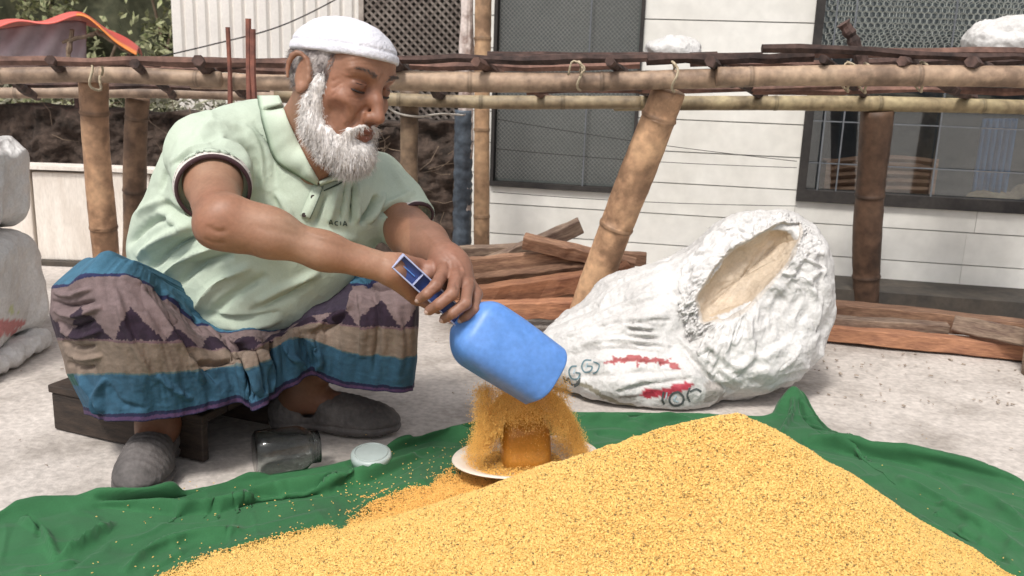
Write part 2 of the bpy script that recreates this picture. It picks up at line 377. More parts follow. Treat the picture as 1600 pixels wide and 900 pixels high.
m_wire_pale = material('pale_galvanised_wire', (.42, .45, .42), (.32, .34, .32), scale=30, rough=.5, bump=0, metal=.3)
m_wire_dull = material('dull_galvanised_wire', (.33, .32, .31), rough=.6, bump=0)
win1 = window(w1s0, w1s1, w1z, WTOP, .018, [(w1s0 * .35 + w1s1 * .65)], [], 0, 0)
q = MB(); wbox(q, w1s0 + .013, w1s1 - .013, w1z + .018, WTOP - .018, -.030, -.026); q.build('insect_screen', m_netgreen, win1, tint=False)
win2 = window(w2s0, w2s1, w2z, WTOP, .042, [w2s0 + .07, w2s0 + .135, w2s0 + .46, w2s0 + .8], [w2z + .14, w2z + .29, w2z + .46], 0, 1)
q = MB(); wbox(q, w2s0 + .03, w2s1 - .03, w2z + .043, WTOP - .043, -.022, -.018); q.build('pane', m_glass, win2, tint=False)
def wires(mb, p0, U, Wv, w, h, cell, r, kind='diamond'):
    """wire netting on the rectangle p0 + u*U + v*W"""
    def seg(a, b):
        a = p0 + U * a[0] + Wv * a[1]; b = p0 + U * b[0] + Wv * b[1]; d = unit(b - a); n = np.cross(U, Wv); x = np.cross(d, n)
        v = np.array([c + e for c in (a, b) for e in (x * r, -x * r * .5 + n * r * .87, -x * r * .5 - n * r * .87)]); mb.add(v, [(0, 1, 4, 3), (1, 2, 5, 4), (2, 0, 3, 5)])
    if kind == 'diamond':
        t = -h
        while t < w:
            for s in (1, -1):
                a0 = max(0, -t); a1 = min(h, w - t)
                if a1 > a0:
                    if s > 0: seg((t + a0, a0), (t + a1, a1))
                    else: seg((t + a0, h - a0), (t + a1, h - a1))
            t += cell
    else:
        ny = int(h / (cell * .75)); nxx = int(w / (cell * .87))
        for j in range(ny):
            for i in range(nxx):
                x = (i + .5 * (j % 2)) * cell * .87; y = j * cell * .75
                jx = rng.randn() * cell * .08
                if x + cell * .9 > w or y + cell > h: continue
                seg((x, y + cell * .25), (x + cell * .435 + jx, y)); seg((x + cell * .435 + jx, y), (x + cell * .87, y + cell * .25)); seg((x, y + cell * .25), (x, y + cell * .75))
    return mb
zz = wallsz(1400, 84)[1]
q = wires(MB(), wallpt(w2s0 + .03, zz - .02, .006), BU, np.array([0, 0, 1.]), w2s1 - w2s0 - .06, WTOP - zz - .03, .026, .0022, 'hex')
q = wires(q, wallpt(w2s0 + .04, zz - .02, .0), BU, np.array([0, 0, 1.]), w2s1 - w2s0 - .08, WTOP - zz - .03, .023, .0018, 'hex')
tag(q.build('wire_netting', m_wire_pale, win2, tint=False), kind='stuff')
q = wires(MB(), wallpt(w1s0 + .02, w1z + .03, .004), BU, np.array([0, 0, 1.]), w1s1 - w1s0 - .04, WTOP - w1z - .06, .016, .0011)
tag(q.build('wire_netting', m_wire_dull, win1, tint=False), kind='stuff')
# room seen through the right window
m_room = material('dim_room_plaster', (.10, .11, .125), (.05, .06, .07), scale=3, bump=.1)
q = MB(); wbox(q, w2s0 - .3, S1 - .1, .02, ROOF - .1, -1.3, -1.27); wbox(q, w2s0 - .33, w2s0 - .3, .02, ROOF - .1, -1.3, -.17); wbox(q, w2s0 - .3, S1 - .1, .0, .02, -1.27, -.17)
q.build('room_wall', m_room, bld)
q = MB(); wbox(q, -.12, S1 + .1, ROOF, ROOF + .06, -.2, .05); q.build('coping', m_plinth, bld)  # out of view: roof narrowed to this strip so skylight enters the room
q = MB(); wbox(q, wallsz(1100, 400)[0], S1, 0, .085, .0015, .24)
pl = q.build('plinth', m_plinth, bld)
# things in the room
m_cratew = material('red_brown_timber', (.40, .22, .15), (.28, .14, .09), scale=10, stretch=(1, 1, 6), rough=.7, bump=.2)
def room(px, py, out): 
    d = ray(px, py); p0 = BO + BN * out; t = ((p0 - CAMP) @ BN) / (d @ BN); return CAMP + d * t
cr = empty('wooden_trunk', room(1370, 330, -.22), 'red brown slatted trunk with curved lid inside the right window', 'trunk')
a = room(1288, 312, -.22); bq = room(1452, 312, -.22); U_ = unit(bq - a); Lc = np.linalg.norm(bq - a); hh = np.array([0, 0, 1.])
for k in range(6):
    zc = .012 + k * .026; arch = 0
    pts = [a + U_ * (Lc * t) + hh * (zc + .018 * math.sin(math.pi * t) * (k / 5)) for t in np.linspace(0, 1, 9)]
    v, f = tube(pts, .012, 4); mk('slat', v, f, m_cratew, cr, False)
for t in (0.0, .5, 1.0):
    v, f = boxv(a + U_ * Lc * t + hh * .07 + BN * .014, (.02, .012, .17), BR); mk('post', v, f, m_cratew, cr, False)
v, f = boxv(a + U_ * Lc * .5 - BN * .12 + hh * .065, (Lc * .98, .2, .13), BR); mk('body', v, f, m_cratew, cr, False)
for k in range(3):
    v, f = boxv(a + U_ * Lc * .5 - BN * .12 + hh * (-.16 - .0 * k), (Lc * .9 - k * .06, .22, .26), BR)
    if k == 0: mk('stand', v, f, m_room, cr, False)
m_bluecl = material('blue_cloth', (.07, .20, .42), (.04, .13, .3), scale=8, stretch=(6, 6, 1), rough=.9)
nu, nv = 40, 16; a = room(1536, 185, -.3); bq = room(1592, 185, -.3); U_ = unit(bq - a); Vv = []
for i in range(nu):
    for j in range(nv): Vv.append(a + U_ * (np.linalg.norm(bq - a) * i / nu) + BN * .015 * math.sin(i * .9) - hh * (.30 * j / nv))
o = mk('blue_curtain', Vv, grid_faces(nu, nv), m_bluecl); tag(o, 'blue cloth hanging inside the right window', 'curtain')
so = o.modifiers.new('t', 'SOLIDIFY'); so.thickness = .003
m_tan = material('tan_sacking', (.42, .33, .22), (.26, .18, .12), scale=14, rough=.9, bump=.3)
tc_ = [room(1460 + k * 36, 318 - 5 * k + 8 * (k % 2), -.24 - .02 * k) for k in range(5)]; s = SDF(np.min(tc_, 0) - .1, np.max(tc_, 0) + .1, .008)
for c_ in tc_: s.ell(c_, (.05, .04, .028), k=.03)
v, qd = s.mesh(); v += vnormals(v, qd) * (fbm(v * 40, 3) * .004)[:, None]; o = mk('folded_sacking', v, qd, m_tan); tag(o, 'tan folded sacking heaped on a shelf inside the right window', 'sacking')
a = room(1440, 332, -.27); v, f = boxv(a + BU * .35 - np.array([0, 0, .01]), (.9, .3, .02), BR); o = mk('shelf', v, f, m_cratew, None, False); tag(o, 'narrow brown shelf under the sacking inside the right window', 'shelf')
o2 = MB(); 
for t in (-.02, .72): MB().box(a + BU * t - np.array([0, 0, a[2] / 2 + .01]), (.03, .26, a[2] - .02), BR).build('leg', m_cratew, o)

# ---- white ribbed sheet wall (left, far)
m_sheet = material('white_ribbed_sheet', (.80, .77, .72), (.70, .66, .62), scale=3, rough=.5, bump=.06, fine=.04, perobj=.03)
YS = 5.0; xa = P(271, 60, YS)[0]; xb = P(574, 60, YS)[0]; sh = empty('sheet_wall', ((xa + xb) / 2, YS, 0), 'white ribbed metal sheet wall behind the man', 'wall')
n = 4; wd = (xb - xa) / n
for i in range(n):
    x0 = xa + i * wd; prof = []
    for k in range(4): c = x0 + wd * (k + .5) / 4; prof += [(c - .035, 0), (c - .018, .018), (c + .018, .018), (c + .035, 0)]
    prof = [(x0 + .001, 0)] + prof + [(x0 + wd - .001, 0)]; zt = 2.4 + .02 * (i % 2)
    front = [(x, YS - d - .004 * (i % 2), zc) for zc in (0, zt) for x, d in prof]; m_ = len(prof)
    back = [(x, YS - d + .0015, zc) for zc in (0, zt) for x, d in prof]
    fs = [(k, k + 1, m_ + k + 1, m_ + k) for k in range(m_ - 1)] + [(2 * m_ + k + 1, 2 * m_ + k, 3 * m_ + k, 3 * m_ + k + 1) for k in range(m_ - 1)]
    fs += [(k + 1, k, 2 * m_ + k, 2 * m_ + k + 1) for k in range(m_ - 1)] + [(m_ + k, m_ + k + 1, 3 * m_ + k + 1, 3 * m_ + k) for k in range(m_ - 1)]
    mk('sheet_panel', front + back, fs, m_sheet, sh, False)
# ---- lattice screen panel
m_lat = material('weathered_cane_lattice', (.40, .35, .31), (.24, .2, .175), scale=12, rough=.9, bump=.2)
m_dark = material('dark_backing', (.05, .045, .042), (.09, .08, .07), scale=8, rough=.95, bump=.2)
YL = 4.3; a = P(570, 120, YL); bq = P(728, 120, YL); lt = empty('lattice_screen', (a[0] * .5 + bq[0] * .5, YL, 0), 'grey brown diamond lattice screen above the mud wall', 'screen')
q = MB(); wires(q, np.array([a[0], YL - .012, .5]), np.array([1., 0, 0]), np.array([0, 0, 1.]), bq[0] - a[0], 1.25, .036, .0068); tag(q.build('lattice', m_lat, lt, tint=False), kind='stuff')
q = MB().box(((a[0] + bq[0]) / 2, YL + .02, .875), (bq[0] - a[0], .02, 1.75)); q.build('backing', m_dark, lt)
for x in (a[0] - .012, bq[0] + .012):
    q = MB().box((x, YL, .89), (.022, .05, 1.78)); q.build('post', m_lat, lt)

# ---- dark mud and brick wall
m_mud = material('dark_mud_wall', (.075, .052, .040), (.025, .018, .014), scale=9, rough=.98, bump=.9, bscale=45, c3=(.065, .045, .035), fine=.35, bdist=.012)
nu, nv = 260, 60; xs = np.linspace(-3.4, -.17, nu); zs = np.linspace(0, .56, nv)
A, B = np.meshgrid(xs, zs, indexing='ij'); V = np.stack([A.ravel(), np.full(A.size, 4.0), B.ravel()], 1)
rough_ = fbm(V * np.array([9, 0, 12]) + 3, 5, .6); V[:, 1] -= .05 + .035 * rough_; V[:, 2] += np.where(V[:, 2] > .54, .02 * fbm(V * 6, 3), 0)
Vb = V.copy(); Vb[:, 1] = 4.18; Fq = grid_faces(nu, nv)[:, ::-1]; 
top = [(i * nv + nv - 1, (i + 1) * nv + nv - 1, (i + 1) * nv + nv - 1 + nu * nv, i * nv + nv - 1 + nu * nv) for i in range(nu - 1)]
sd_ = [((nu - 1) * nv + j, (nu - 1) * nv + j + nu * nv, (nu - 1) * nv + j + 1 + nu * nv, (nu - 1) * nv + j + 1) for j in range(nv - 1)]
Fa = np.concatenate([Fq[:, ::-1], Fq + nu * nv, np.array(top), np.array(sd_)])
o = mk('mud_wall', np.vstack([V, Vb]), Fa, m_mud); tag(o, 'low dark brown mud wall running behind the man', 'wall')
# dry twigs and roots on the mud wall
m_twig = material('dry_twig', (.20, .145, .10), (.10, .07, .05), scale=20, bump=0)
q = MB()
for i in range(95):
    x = rng.uniform(-2.9, -.2); x = x if i % 2 else rng.uniform(-.72, -.2); zc = rng.uniform(.12, .6); L = rng.uniform(.03, .16); p = np.array([x, 3.895 - rng.rand() * .03, zc]); d = unit([rng.randn(), rng.randn() * .15, rng.randn() * .9]); bend = unit(rng.randn(3)) * L * .3
    v, f = tube([p, p + d * L * .5 + bend * .5, p + d * L], [.0022, .0016, .0008], 3); q.add(v, f)
tag(q.build('dry_twig', m_twig, tint=False), 'tangle of dry twigs and roots clinging to the mud wall', 'twigs', kind='stuff')

# ---- low white slab wall at the left
m_slab = material('limewashed_slab', (.80, .74, .67), (.66, .59, .52), scale=5, stretch=(4, 4, 1), rough=.9, bump=.35, bscale=40, fine=.06, perobj=.05)
zt = P(100, 268, 3.46)[2]; lw = empty('low_slab_wall', (-1.6, 3.46, 0), 'low cream slab wall at the left behind the sacks', 'wall')
xs = [P(-60, 340, 3.46)[0], P(52, 340, 3.46)[0], P(150, 340, 3.46)[0], P(238, 340, 3.46)[0], -1.05, -.75]
for i in range(5):
    q = MB(); q.box(((xs[i] + xs[i + 1]) / 2, 3.50 + .006 * (i % 2), zt / 2 - .006 * (i % 2) + .01), (xs[i + 1] - xs[i] - .008, .08, zt - .02)); o = q.build('slab', m_slab, lw, tint=False); bv = o.modifiers.new('b', 'BEVEL'); bv.width = .006; bv.segments = 2
q = MB(); q.box(((xs[0] + xs[-1]) / 2, 3.51, .004), (xs[-1] - xs[0], .14, .02)); q.build('footing', m_plinth, lw)
q = MB(); q.box(((xs[0] + xs[-1]) / 2, 3.505, zt + .012), (xs[-1] - xs[0] + .02, .11, .014)); q.build('coping', m_slab, lw, tint=False)

# ---- leaves: hedge far left
m_leaf = material('hedge_leaf', (.20, .23, .09), (.09, .12, .045), scale=25, rough=.7, bump=0, c3=(.30, .30, .17), fine=.3)
m_soil = material('hedge_dark_core', (.045, .05, .03), (.1, .1, .06), scale=14, rough=1, bump=.5, bscale=30)  # dark body that fills the hedge behind the leaves
def leafy(n, lo, hi, size, thr=.0):
    V = []; Fs = []; c = rng.uniform(lo, hi, (n * 2, 3)); keep = fbm(c * 3.2, 3) > thr; c = c[keep][:n]; n = len(c)
    d = rng.randn(n, 3); d /= np.linalg.norm(d, axis=1, keepdims=True); e = np.cross(d, rng.randn(n, 3)); e /= np.linalg.norm(e, axis=1, keepdims=True); s = rng.uniform(.6, 1.4, n)[:, None] * size
    nrm = np.cross(d, e); V = np.stack([c - d * s, c + e * s * .42 + nrm * s * .1, c + d * s, c - e * s * .42 + nrm * s * .1], 1).reshape(-1, 3); b_ = np.arange(n) * 4
    T = np.concatenate([np.stack([b_, b_ + 1, b_ + 2], 1), np.stack([b_, b_ + 2, b_ + 3], 1)]); return V, T
hg = empty('hedge', (-2.6, 6.3, 0), 'loose yellow green hedge rising behind the low walls at the left', 'hedge')
v, t = leafy(26000, (-4.6, 5.75, .15), (-1.55, 6.5, 2.6), .032, -.12); tag(mk('foliage', v, t, m_leaf, hg, False), kind='stuff')
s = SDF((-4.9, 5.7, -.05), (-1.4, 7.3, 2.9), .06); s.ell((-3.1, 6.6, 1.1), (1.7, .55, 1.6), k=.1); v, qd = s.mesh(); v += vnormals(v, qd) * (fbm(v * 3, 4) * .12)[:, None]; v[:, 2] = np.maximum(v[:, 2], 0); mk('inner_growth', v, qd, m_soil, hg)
for i in range(26):
    x = rng.uniform(-4.3, -1.7); p = [np.array([x, 6.1, 0])]
    for k in range(6): p.append(p[-1] + np.array([rng.randn() * .09, rng.randn() * .06, .42]))
    v, f = tube(p, np.linspace(.014, .004, 7), 5); mk('branch', v, f, m_twig, hg)
# far side ground cover plants between the walls
m_pale = material('dry_pale_leaf', (.52, .50, .40), (.3, .3, .2), scale=20, bump=0, rough=.8)
v, t = leafy(2600, (-3.2, 4.25, .35), (-1.35, 4.7, .74), .022, -.2); tag(mk('ground_cover', v, t, m_pale, None, False), 'pale dusty leaves growing just behind the mud wall', 'plants', kind='stuff')
# ============================================================ BAMBOO TABLE AND POLES
m_bam = material('weathered_bamboo', (.42, .325, .235), (.20, .145, .105), scale=7, stretch=(1, 1, 1), rough=.6, bump=.3, bscale=45, c3=(.36, .27, .195), fine=.25, tint=True, perobj=.08, stops=(.40, .60))
m_bark = material('dark_rough_stick', (.10, .06, .05), (.03, .02, .018), scale=18, rough=.9, bump=.6, bscale=60, fine=.3, perobj=.3)
m_lath = material('reddish_lath', (.22, .12, .09), (.09, .05, .04), scale=12, rough=.85, bump=.4, bscale=60, fine=.25, perobj=.2)
m_rope = material('jute_rope', (.50, .42, .30), (.3, .24, .16), scale=60, rough=.9, bump=.4, bscale=200)
def bamboo(name, a, b, r, parent=None, node=.26, bend=.006, r2=None, seg=16, tone=(1, 1, 1), m=None):
    a = np.array(a, float); b = np.array(b, float); L = np.linalg.norm(b - a); r2 = r2 or r; n = int(L / .02) + 2; ts = np.linspace(0, 1, n); nodes = np.arange(rng.uniform(.05, node), L, node) / L
    ax = unit(b - a); off = unit(np.cross(ax, rng.randn(3))); pts = []; rad = []; cols = []
    ts = np.sort(np.concatenate([ts, nodes, nodes - .008 / L, nodes + .008 / L, nodes - .004 / L, nodes + .004 / L])); ts = ts[(ts >= 0) & (ts <= 1)]
    for t in ts:
        dn = np.abs((t - nodes) * L).min() if len(nodes) else 1; k = math.exp(-(dn / .006) ** 2); pts.append(a + (b - a) * t + off * bend * math.sin(t * 5 + r * 100)); rad.append((r + (r2 - r) * t) * (1 + .07 * k + .03 * math.sin(t * 11 + r * 900) - .02 * math.exp(-((dn - .012) / .008) ** 2)))
        c = np.array(tone) * (1 - .45 * math.exp(-((dn - .003) / .004) ** 2) + .12 * math.exp(-((dn - .018) / .01) ** 2)); cols += [c] * seg
    v, f = tube(pts, rad, seg, jitter=.03)
    return mk(name, v, f, m or m_bam, parent, True, np.array(cols))
tb = empty('bamboo_table', P(900, 300, 2.8) * [1, 1, 0], 'long rickety drying table of bamboo poles and dark sticks running behind the man', 'table')
bamboo('rail', P(-60, 117, 2.5), P(345, 122, 2.5), .021, tb, tone=(.92, .86, .84))
bamboo('rail', P(300, 128, 2.56), P(700, 126, 2.5), .022, tb, tone=(1.0, .92, .9))
bamboo('rail', P(610, 127, 2.46), P(1190, 124, 2.46), .0265, tb, r2=.024, tone=(.98, .9, .86), node=.34)
bamboo('rail', P(1120, 119, 2.41), P(1720, 120, 2.41), .025, tb, r2=.028, tone=(.98, .90, .85), node=.42)
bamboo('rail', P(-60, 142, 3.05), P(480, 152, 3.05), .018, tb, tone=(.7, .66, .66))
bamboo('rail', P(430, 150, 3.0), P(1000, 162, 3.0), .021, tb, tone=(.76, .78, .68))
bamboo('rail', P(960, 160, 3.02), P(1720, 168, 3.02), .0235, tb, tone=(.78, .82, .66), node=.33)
def ground_of(a, b): a = np.array(a); b = np.array(b); t = (0.0 - a[2]) / (b[2] - a[2]); return a + (b - a) * t
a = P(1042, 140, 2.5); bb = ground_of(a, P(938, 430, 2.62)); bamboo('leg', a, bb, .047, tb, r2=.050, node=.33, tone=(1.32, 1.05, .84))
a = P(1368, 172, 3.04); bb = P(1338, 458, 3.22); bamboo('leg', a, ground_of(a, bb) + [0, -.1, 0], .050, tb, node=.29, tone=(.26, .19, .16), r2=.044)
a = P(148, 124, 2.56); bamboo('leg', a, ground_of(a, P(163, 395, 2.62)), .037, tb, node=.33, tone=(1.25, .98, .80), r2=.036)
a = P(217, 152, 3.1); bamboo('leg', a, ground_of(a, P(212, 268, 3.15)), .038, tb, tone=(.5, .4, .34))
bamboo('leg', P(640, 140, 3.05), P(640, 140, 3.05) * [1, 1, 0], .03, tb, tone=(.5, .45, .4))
a = P(1700, 140, 2.5); bamboo('leg', a, a * [1, 1, 0], .04, tb)
def stick(name, pts, r, m, parent, seg=6, sq=None):
    pts = spline(pts, 12) if len(pts) > 2 else np.array([np.array(pts[0]) + (np.array(pts[1]) - np.array(pts[0])) * t + rng.randn(3) * .0022 for t in np.linspace(0, 1, 9)])
    v, f = tube(pts, r * (1 + .12 * rng.randn(len(pts))).clip(.7, 1.3), seg, jitter=.25, squash=sq); return mk(name, v, f, m, parent, False)
for x in (60, 165, 275, 395, 700, 860, 1020, 1195, 1355, 1520, 1650):
    dx = rng.uniform(60, 130); stick('crossbar', [P(x - dx, 96 + rng.uniform(-3, 3), 2.38), P(x, 152 + rng.uniform(-2, 5), 3.10)], rng.uniform(.011, .016), m_bark if x != 860 else m_lath, tb)
for y0, y1, x0, x1, Y, r, m in ((95, 98, -60, 460, 2.42, .012, m_lath), (92, 99, -40, 250, 2.62, .011, m_bark), (104, 112, 150, 470, 2.66, .012, m_lath), (100, 104, 250, 560, 2.5, .010, m_bark),
    (93, 92, 615, 1010, 2.44, .012, m_bark), (92, 89, 760, 1190, 2.5, .012, m_bark), (104, 103, 640, 1000, 2.7, .013, m_lath), (142, 136, 820, 1340, 2.85, .011, m_lath), (85, 84, 760, 1120, 2.75, .008, m_bark),
    (95, 90, 1010, 1270, 2.46, .014, m_bark), (74, 93, 1190, 1640, 2.42, .012, m_bark), (82, 84, 1230, 1700, 2.55, .014, m_lath), (98, 92, 1350, 1700, 2.50, .012, m_bark), (142, 141, 1180, 1700, 2.88, .012, m_lath), (100, 100, 1080, 1300, 2.6, .010, m_lath),
    (108, 106, -50, 330, 2.75, .012, m_bark), (132, 138, 20, 420, 2.9, .010, m_bark)):
    stick('lath', [P(x0, y0, Y), P(x1, y1, Y)], r, m, tb)
for x, y in ((905, 108), (1325, 110), (1352, 112), (150, 108), (1052, 110), (1440, 110)):
    Yc = 2.44; c = P(x, y + 10, Yc); rr = .034; n = 20; pts = [c + np.array([.006 * math.sin(k * .9), rr * math.cos(2 * math.pi * k / n), rr * 1.1 * math.sin(2 * math.pi * k / n)]) for k in range(n + 1)]
    v, f = tube(pts, .0035, 5); mk('rope_tie', v, f, m_rope, tb)
    if x in (905, 1325): v, f = tube(spline([c + [0, -rr, 0], c + [.01, -rr - .008, .02], c + [-.02, -rr - .004, .035], c + [-.03, -rr, .0]], 12), .0028, 5); mk('rope_end', v, f, m_rope, tb)
o = stick('short_stick', [P(1318, 36, 2.5), P(1332, 60, 2.5), P(1348, 102, 2.5)], .017, m_bark, None, 8); tag(o, 'short dark stick standing tilted in the right half of the table top', 'stick')

# poles that rise through the table
m_peel = material('peeling_whitewashed_pole', (.62, .54, .50), (.30, .22, .19), scale=16, rough=.85, bump=.4, stops=(.4, .55), fine=.15)
m_wrap = material('blue_grey_plastic_wrap', (.10, .125, .155), (.04, .05, .065), scale=22, rough=.5, bump=.6, bscale=40, fine=.3)
a = P(731, -80, 3.25); bq = ground_of(P(729, 0, 3.25), P(722, 375, 3.25)); po = empty('peeling_pole', bq, 'peeling whitish pole wrapped in blue grey plastic below the table', 'pole')
stick('pole', [a, (a + bq) / 2 + [.004, 0, 0], bq], .026, m_peel, po, 12)
w0 = P(725, 172, 3.25); pts = [w0 + (bq - w0) * t for t in np.linspace(0, .98, 60)]; v, f = tube(pts, [.033 + .0012 * rng.randn() for k in range(60)], 14, jitter=.10); mk('plastic_wrap', v, f, m_wrap, po)
a = P(756, -80, 3.2); bq = ground_of(P(755, 0, 3.2), P(752, 378, 3.2)); po = bamboo('bamboo_pole', a, bq, .027, None, tone=(.95, .78, .62), node=.3); tag(po, 'upright brown bamboo pole right beside the peeling pole', 'pole')
m_rust = material('rusty_steel', (.26, .10, .07), (.12, .05, .04), scale=30, rough=.85, bump=.3)
for i, (x0, y0, x1, y1, lab) in enumerate(((358, 42, 358, 170, 'thin rusty rod, leftmost of three rising behind the mans shoulder'), (387, 28, 391, 170, 'tallest rusty rod rising behind the mans shoulder'), (395, 46, 399, 170, 'shorter rusty rod just right of the tallest one'))):
    a = P(x0, y0, 2.3); bq = ground_of(a, P(x1, y1, 2.3)); o = stick('steel_rod', [a, bq], .0065, m_rust, None, 7); tag(o, lab, 'rod', 'rusty steel rods')

c = spline([P(200, 100, 4.2), P(330, 70, 4.3), P(440, 40, 4.4), P(545, -12, 4.5), P(620, -60, 4.6)], 40); v, f = tube(c, .0032, 5); o = mk('overhead_wire', v, f, m_frame); tag(o, 'thin grey wire sagging in front of the ribbed white wall', 'wire')
m_cord = material('pale_cord', (.6, .56, .5), rough=.8, bump=0)
c = spline([P(606, 168, 3.0), P(625, 178, 3.0), P(655, 182, 3.02), P(690, 178, 3.1), P(725, 180, 3.2)], 30); v, f = tube(c, .0035, 6); o = mk('pale_cord', v, f, m_cord); tag(o, 'pale cord hanging under the far rail beside the mans face', 'cord')
# thin wires stretched in front of the tiled wall
for i, (y0, y1, lab) in enumerate(((185, 252, 'highest'), (232, 262, 'middle'), (300, 322, 'lowest'))):
    aa = P(770, y0, 3.3); b2 = P(1245, y1, 3.2); pts = [aa + (b2 - aa) * t - np.array([0, 0, .01 * math.sin(math.pi * t)]) for t in np.linspace(0, 1, 20)]
    v, f = tube(pts, .0011, 4); o = mk('fence_wire', v, f, m_frame); tag(o, lab + ' of three thin wires sagging in front of the tiled wall', 'wire', 'thin wires in front of the tiled wall')

# ============================================================ TIMBER
m_tim = [material('rough_sawn_timber_red', (.46, .22, .12), (.27, .12, .07), scale=5, stretch=(2, 14, 14), rough=.8, bump=.35, bscale=20, c3=(.38, .18, .10), fine=.15, perobj=.12),
         material('rough_sawn_timber_brown', (.36, .21, .13), (.19, .10, .065), scale=5, stretch=(2, 14, 14), rough=.85, bump=.35, bscale=20, fine=.18, perobj=.15),
         material('old_grey_brown_timber', (.30, .22, .16), (.14, .09, .07), scale=5, stretch=(2, 14, 14), rough=.9, bump=.4, bscale=20, fine=.2, perobj=.15)]
def plank(a, b, w, t, m, label, roll=0., group='sawn planks lying by the white wall', name='plank', taper=.0):
    a = np.array(a, float); b = np.array(b, float); ax = unit(b - a); x, y, _ = frame_z(ax); up = np.array([0, 0, 1.]) - ax * ax[2]; up = unit(up); sd = np.cross(ax, up); c, s = math.cos(roll), math.sin(roll); U, S = up * c + sd * s, sd * c - up * s
    n = 14; V = []
    L = np.linalg.norm(b - a)
    for i in range(n):
        tt = i / (n - 1); o = a + (b - a) * tt + sd * .004 * math.sin(tt * 4 + L * 9); e = 1 - taper * tt
        for su, ss in ((-1, -1), (-1, 1), (1, 1), (1, -1)): V.append([L * (tt - .5), 0, 0] + 0 * o if False else o + U * su * (w / 2) * e * (1 + .06 * rng.randn()) + S * ss * t / 2 * (1 + .08 * rng.randn()))
    V = np.array(V); Fs = [(i * 4 + k, i * 4 + (k + 1) % 4, i * 4 + 4 + (k + 1) % 4, i * 4 + 4 + k) for i in range(n - 1) for k in range(4)] + [(3, 2, 1, 0), tuple((n - 1) * 4 + k for k in range(4))]
    mid = (a + b) / 2; Rm = np.stack([ax, S, U], 1); me = bpy.data.meshes.new(name); me.from_pydata([tuple(q) for q in (V - mid) @ Rm], [], Fs); me.materials.append(m_tim[m])
    o = bpy.data.objects.new(name, me); o.matrix_world = Matrix([[*Rm[0], mid[0]], [*Rm[1], mid[1]], [*Rm[2], mid[2]], [0, 0, 0, 1]]); link(o); bv = o.modifiers.new('b', 'BEVEL'); bv.width = .0025; bv.segments = 1
    return tag(o, label, 'plank', group)
pk = [((650, 402, 3.02), (862, 392, 3.0), .06, .03, 2, 'greyish plank lying at the back left top of the wood pile', .2),
      ((700, 440, 2.98), (908, 352, 2.98), .05, .03, 2, 'dark plank whose sawn end sticks up highest from the wood pile', .3),
      ((818, 376, 2.86), (992, 416, 2.80), .045, .035, 1, 'light brown plank slanting down to the right over the wood pile', .4),
      ((690, 420, 2.9), (905, 402, 2.88), .055, .03, 1, 'brown plank with a split edge under the slanting plank', .1),
      ((700, 446, 2.86), (930, 418, 2.86), .05, .03, 1, 'narrow brown plank in the middle of the wood pile', .5),
      ((690, 434, 3.0), (925, 432, 3.0), .07, .03, 2, 'dark plank deep inside the wood pile', .0),
      ((690, 470, 2.8), (935, 436, 2.8), .06, .04, 0, 'broad reddish plank slanting up to the foot of the leaning bamboo leg', .2),
      ((690, 468, 2.92), (900, 462, 2.9), .05, .04, 1, 'brown plank just under the broad reddish one', .1),
      ((700, 487, 2.74), (930, 480, 2.74), .055, .04, 0, 'lowest reddish plank at the front of the wood pile', .15),
      ((860, 396, 2.95), (1010, 405, 2.9), .04, .03, 1, 'short brown plank poking out behind the leaning bamboo leg', .1),
      ((920, 448, 2.7), (985, 420, 2.72), .05, .03, 0, 'stub of reddish plank leaning beside the foot of the bamboo leg', .3)]
for a, b_, wd, th, m, lab, rl in pk: plank(P(*a), P(*b_), wd, th, m, lab, rl)
def gp(px, py, z): g = G(px, py, z); return g
for a, b_, wd, th, m, lab, rl, z in (((1245, 478), (1720, 528), .055, .07, 1, 'upper long brown plank lying along the foot of the tiled wall', .0, .07), ((1238, 512), (1720, 562), .045, .06, 0, 'lower long reddish plank on the ground in front of the upper one', .0, .028),
      ((1262, 500), (1480, 512), .03, .04, 2, 'short dark batten wedged between the two long planks', .1, .06), ((1490, 505), (1700, 548), .02, .05, 2, 'thin dark board lying slanted across the long planks', 1.2, .085)):
    A_, B_ = gp(*a, z), gp(*b_, z); plank(A_, B_, wd, th, m, lab, rl, 'long planks at the right')
# ============================================================ CANOPY
m_red = material('faded_red_tarpaulin', (.66, .085, .07), (.52, .06, .05), scale=4, rough=.5, bump=.25, bscale=14, tint=True, fine=.08)
m_mauve = material('grey_mauve_cloth', (.40, .33, .35), (.27, .22, .24), scale=5, rough=.9, bump=.3, bscale=15)
cp = empty('red_canopy', P(60, 100, 4.0) * [1, 1, 0], 'faded red tarpaulin hood with an orange edge beyond the left end of the table', 'canopy')
prof = [(-260, 52), (-120, 46), (-20, 42), (50, 34), (110, 27), (135, 30), (160, 44), (190, 66), (214, 86)]; pr = spline(prof, 90); ny = 24; V = []; C_ = []
for i, (x, y) in enumerate(pr):
    for j in range(ny):
        t = j / (ny - 1); Y = 3.75 + .55 * t; p = P(x, y, 3.75); p = np.array([p[0] * (1 + .13 * t), Y, p[2] + .02 * math.sin(t * 3.1) + .012 * math.sin(x * .06 + t * 3)]); V.append(p)
        C_.append((1.15, 1.9, 1.9) if x < 118 else ((1.0, 1.0, .9) if t > .1 else (1.25, 3.2, .8)))
V = np.array(V); o = mk('tarpaulin', V, grid_faces(90, ny), m_red, cp, True, np.array(C_)); so = o.modifiers.new('s', 'SOLIDIFY'); so.thickness = .006
V = []
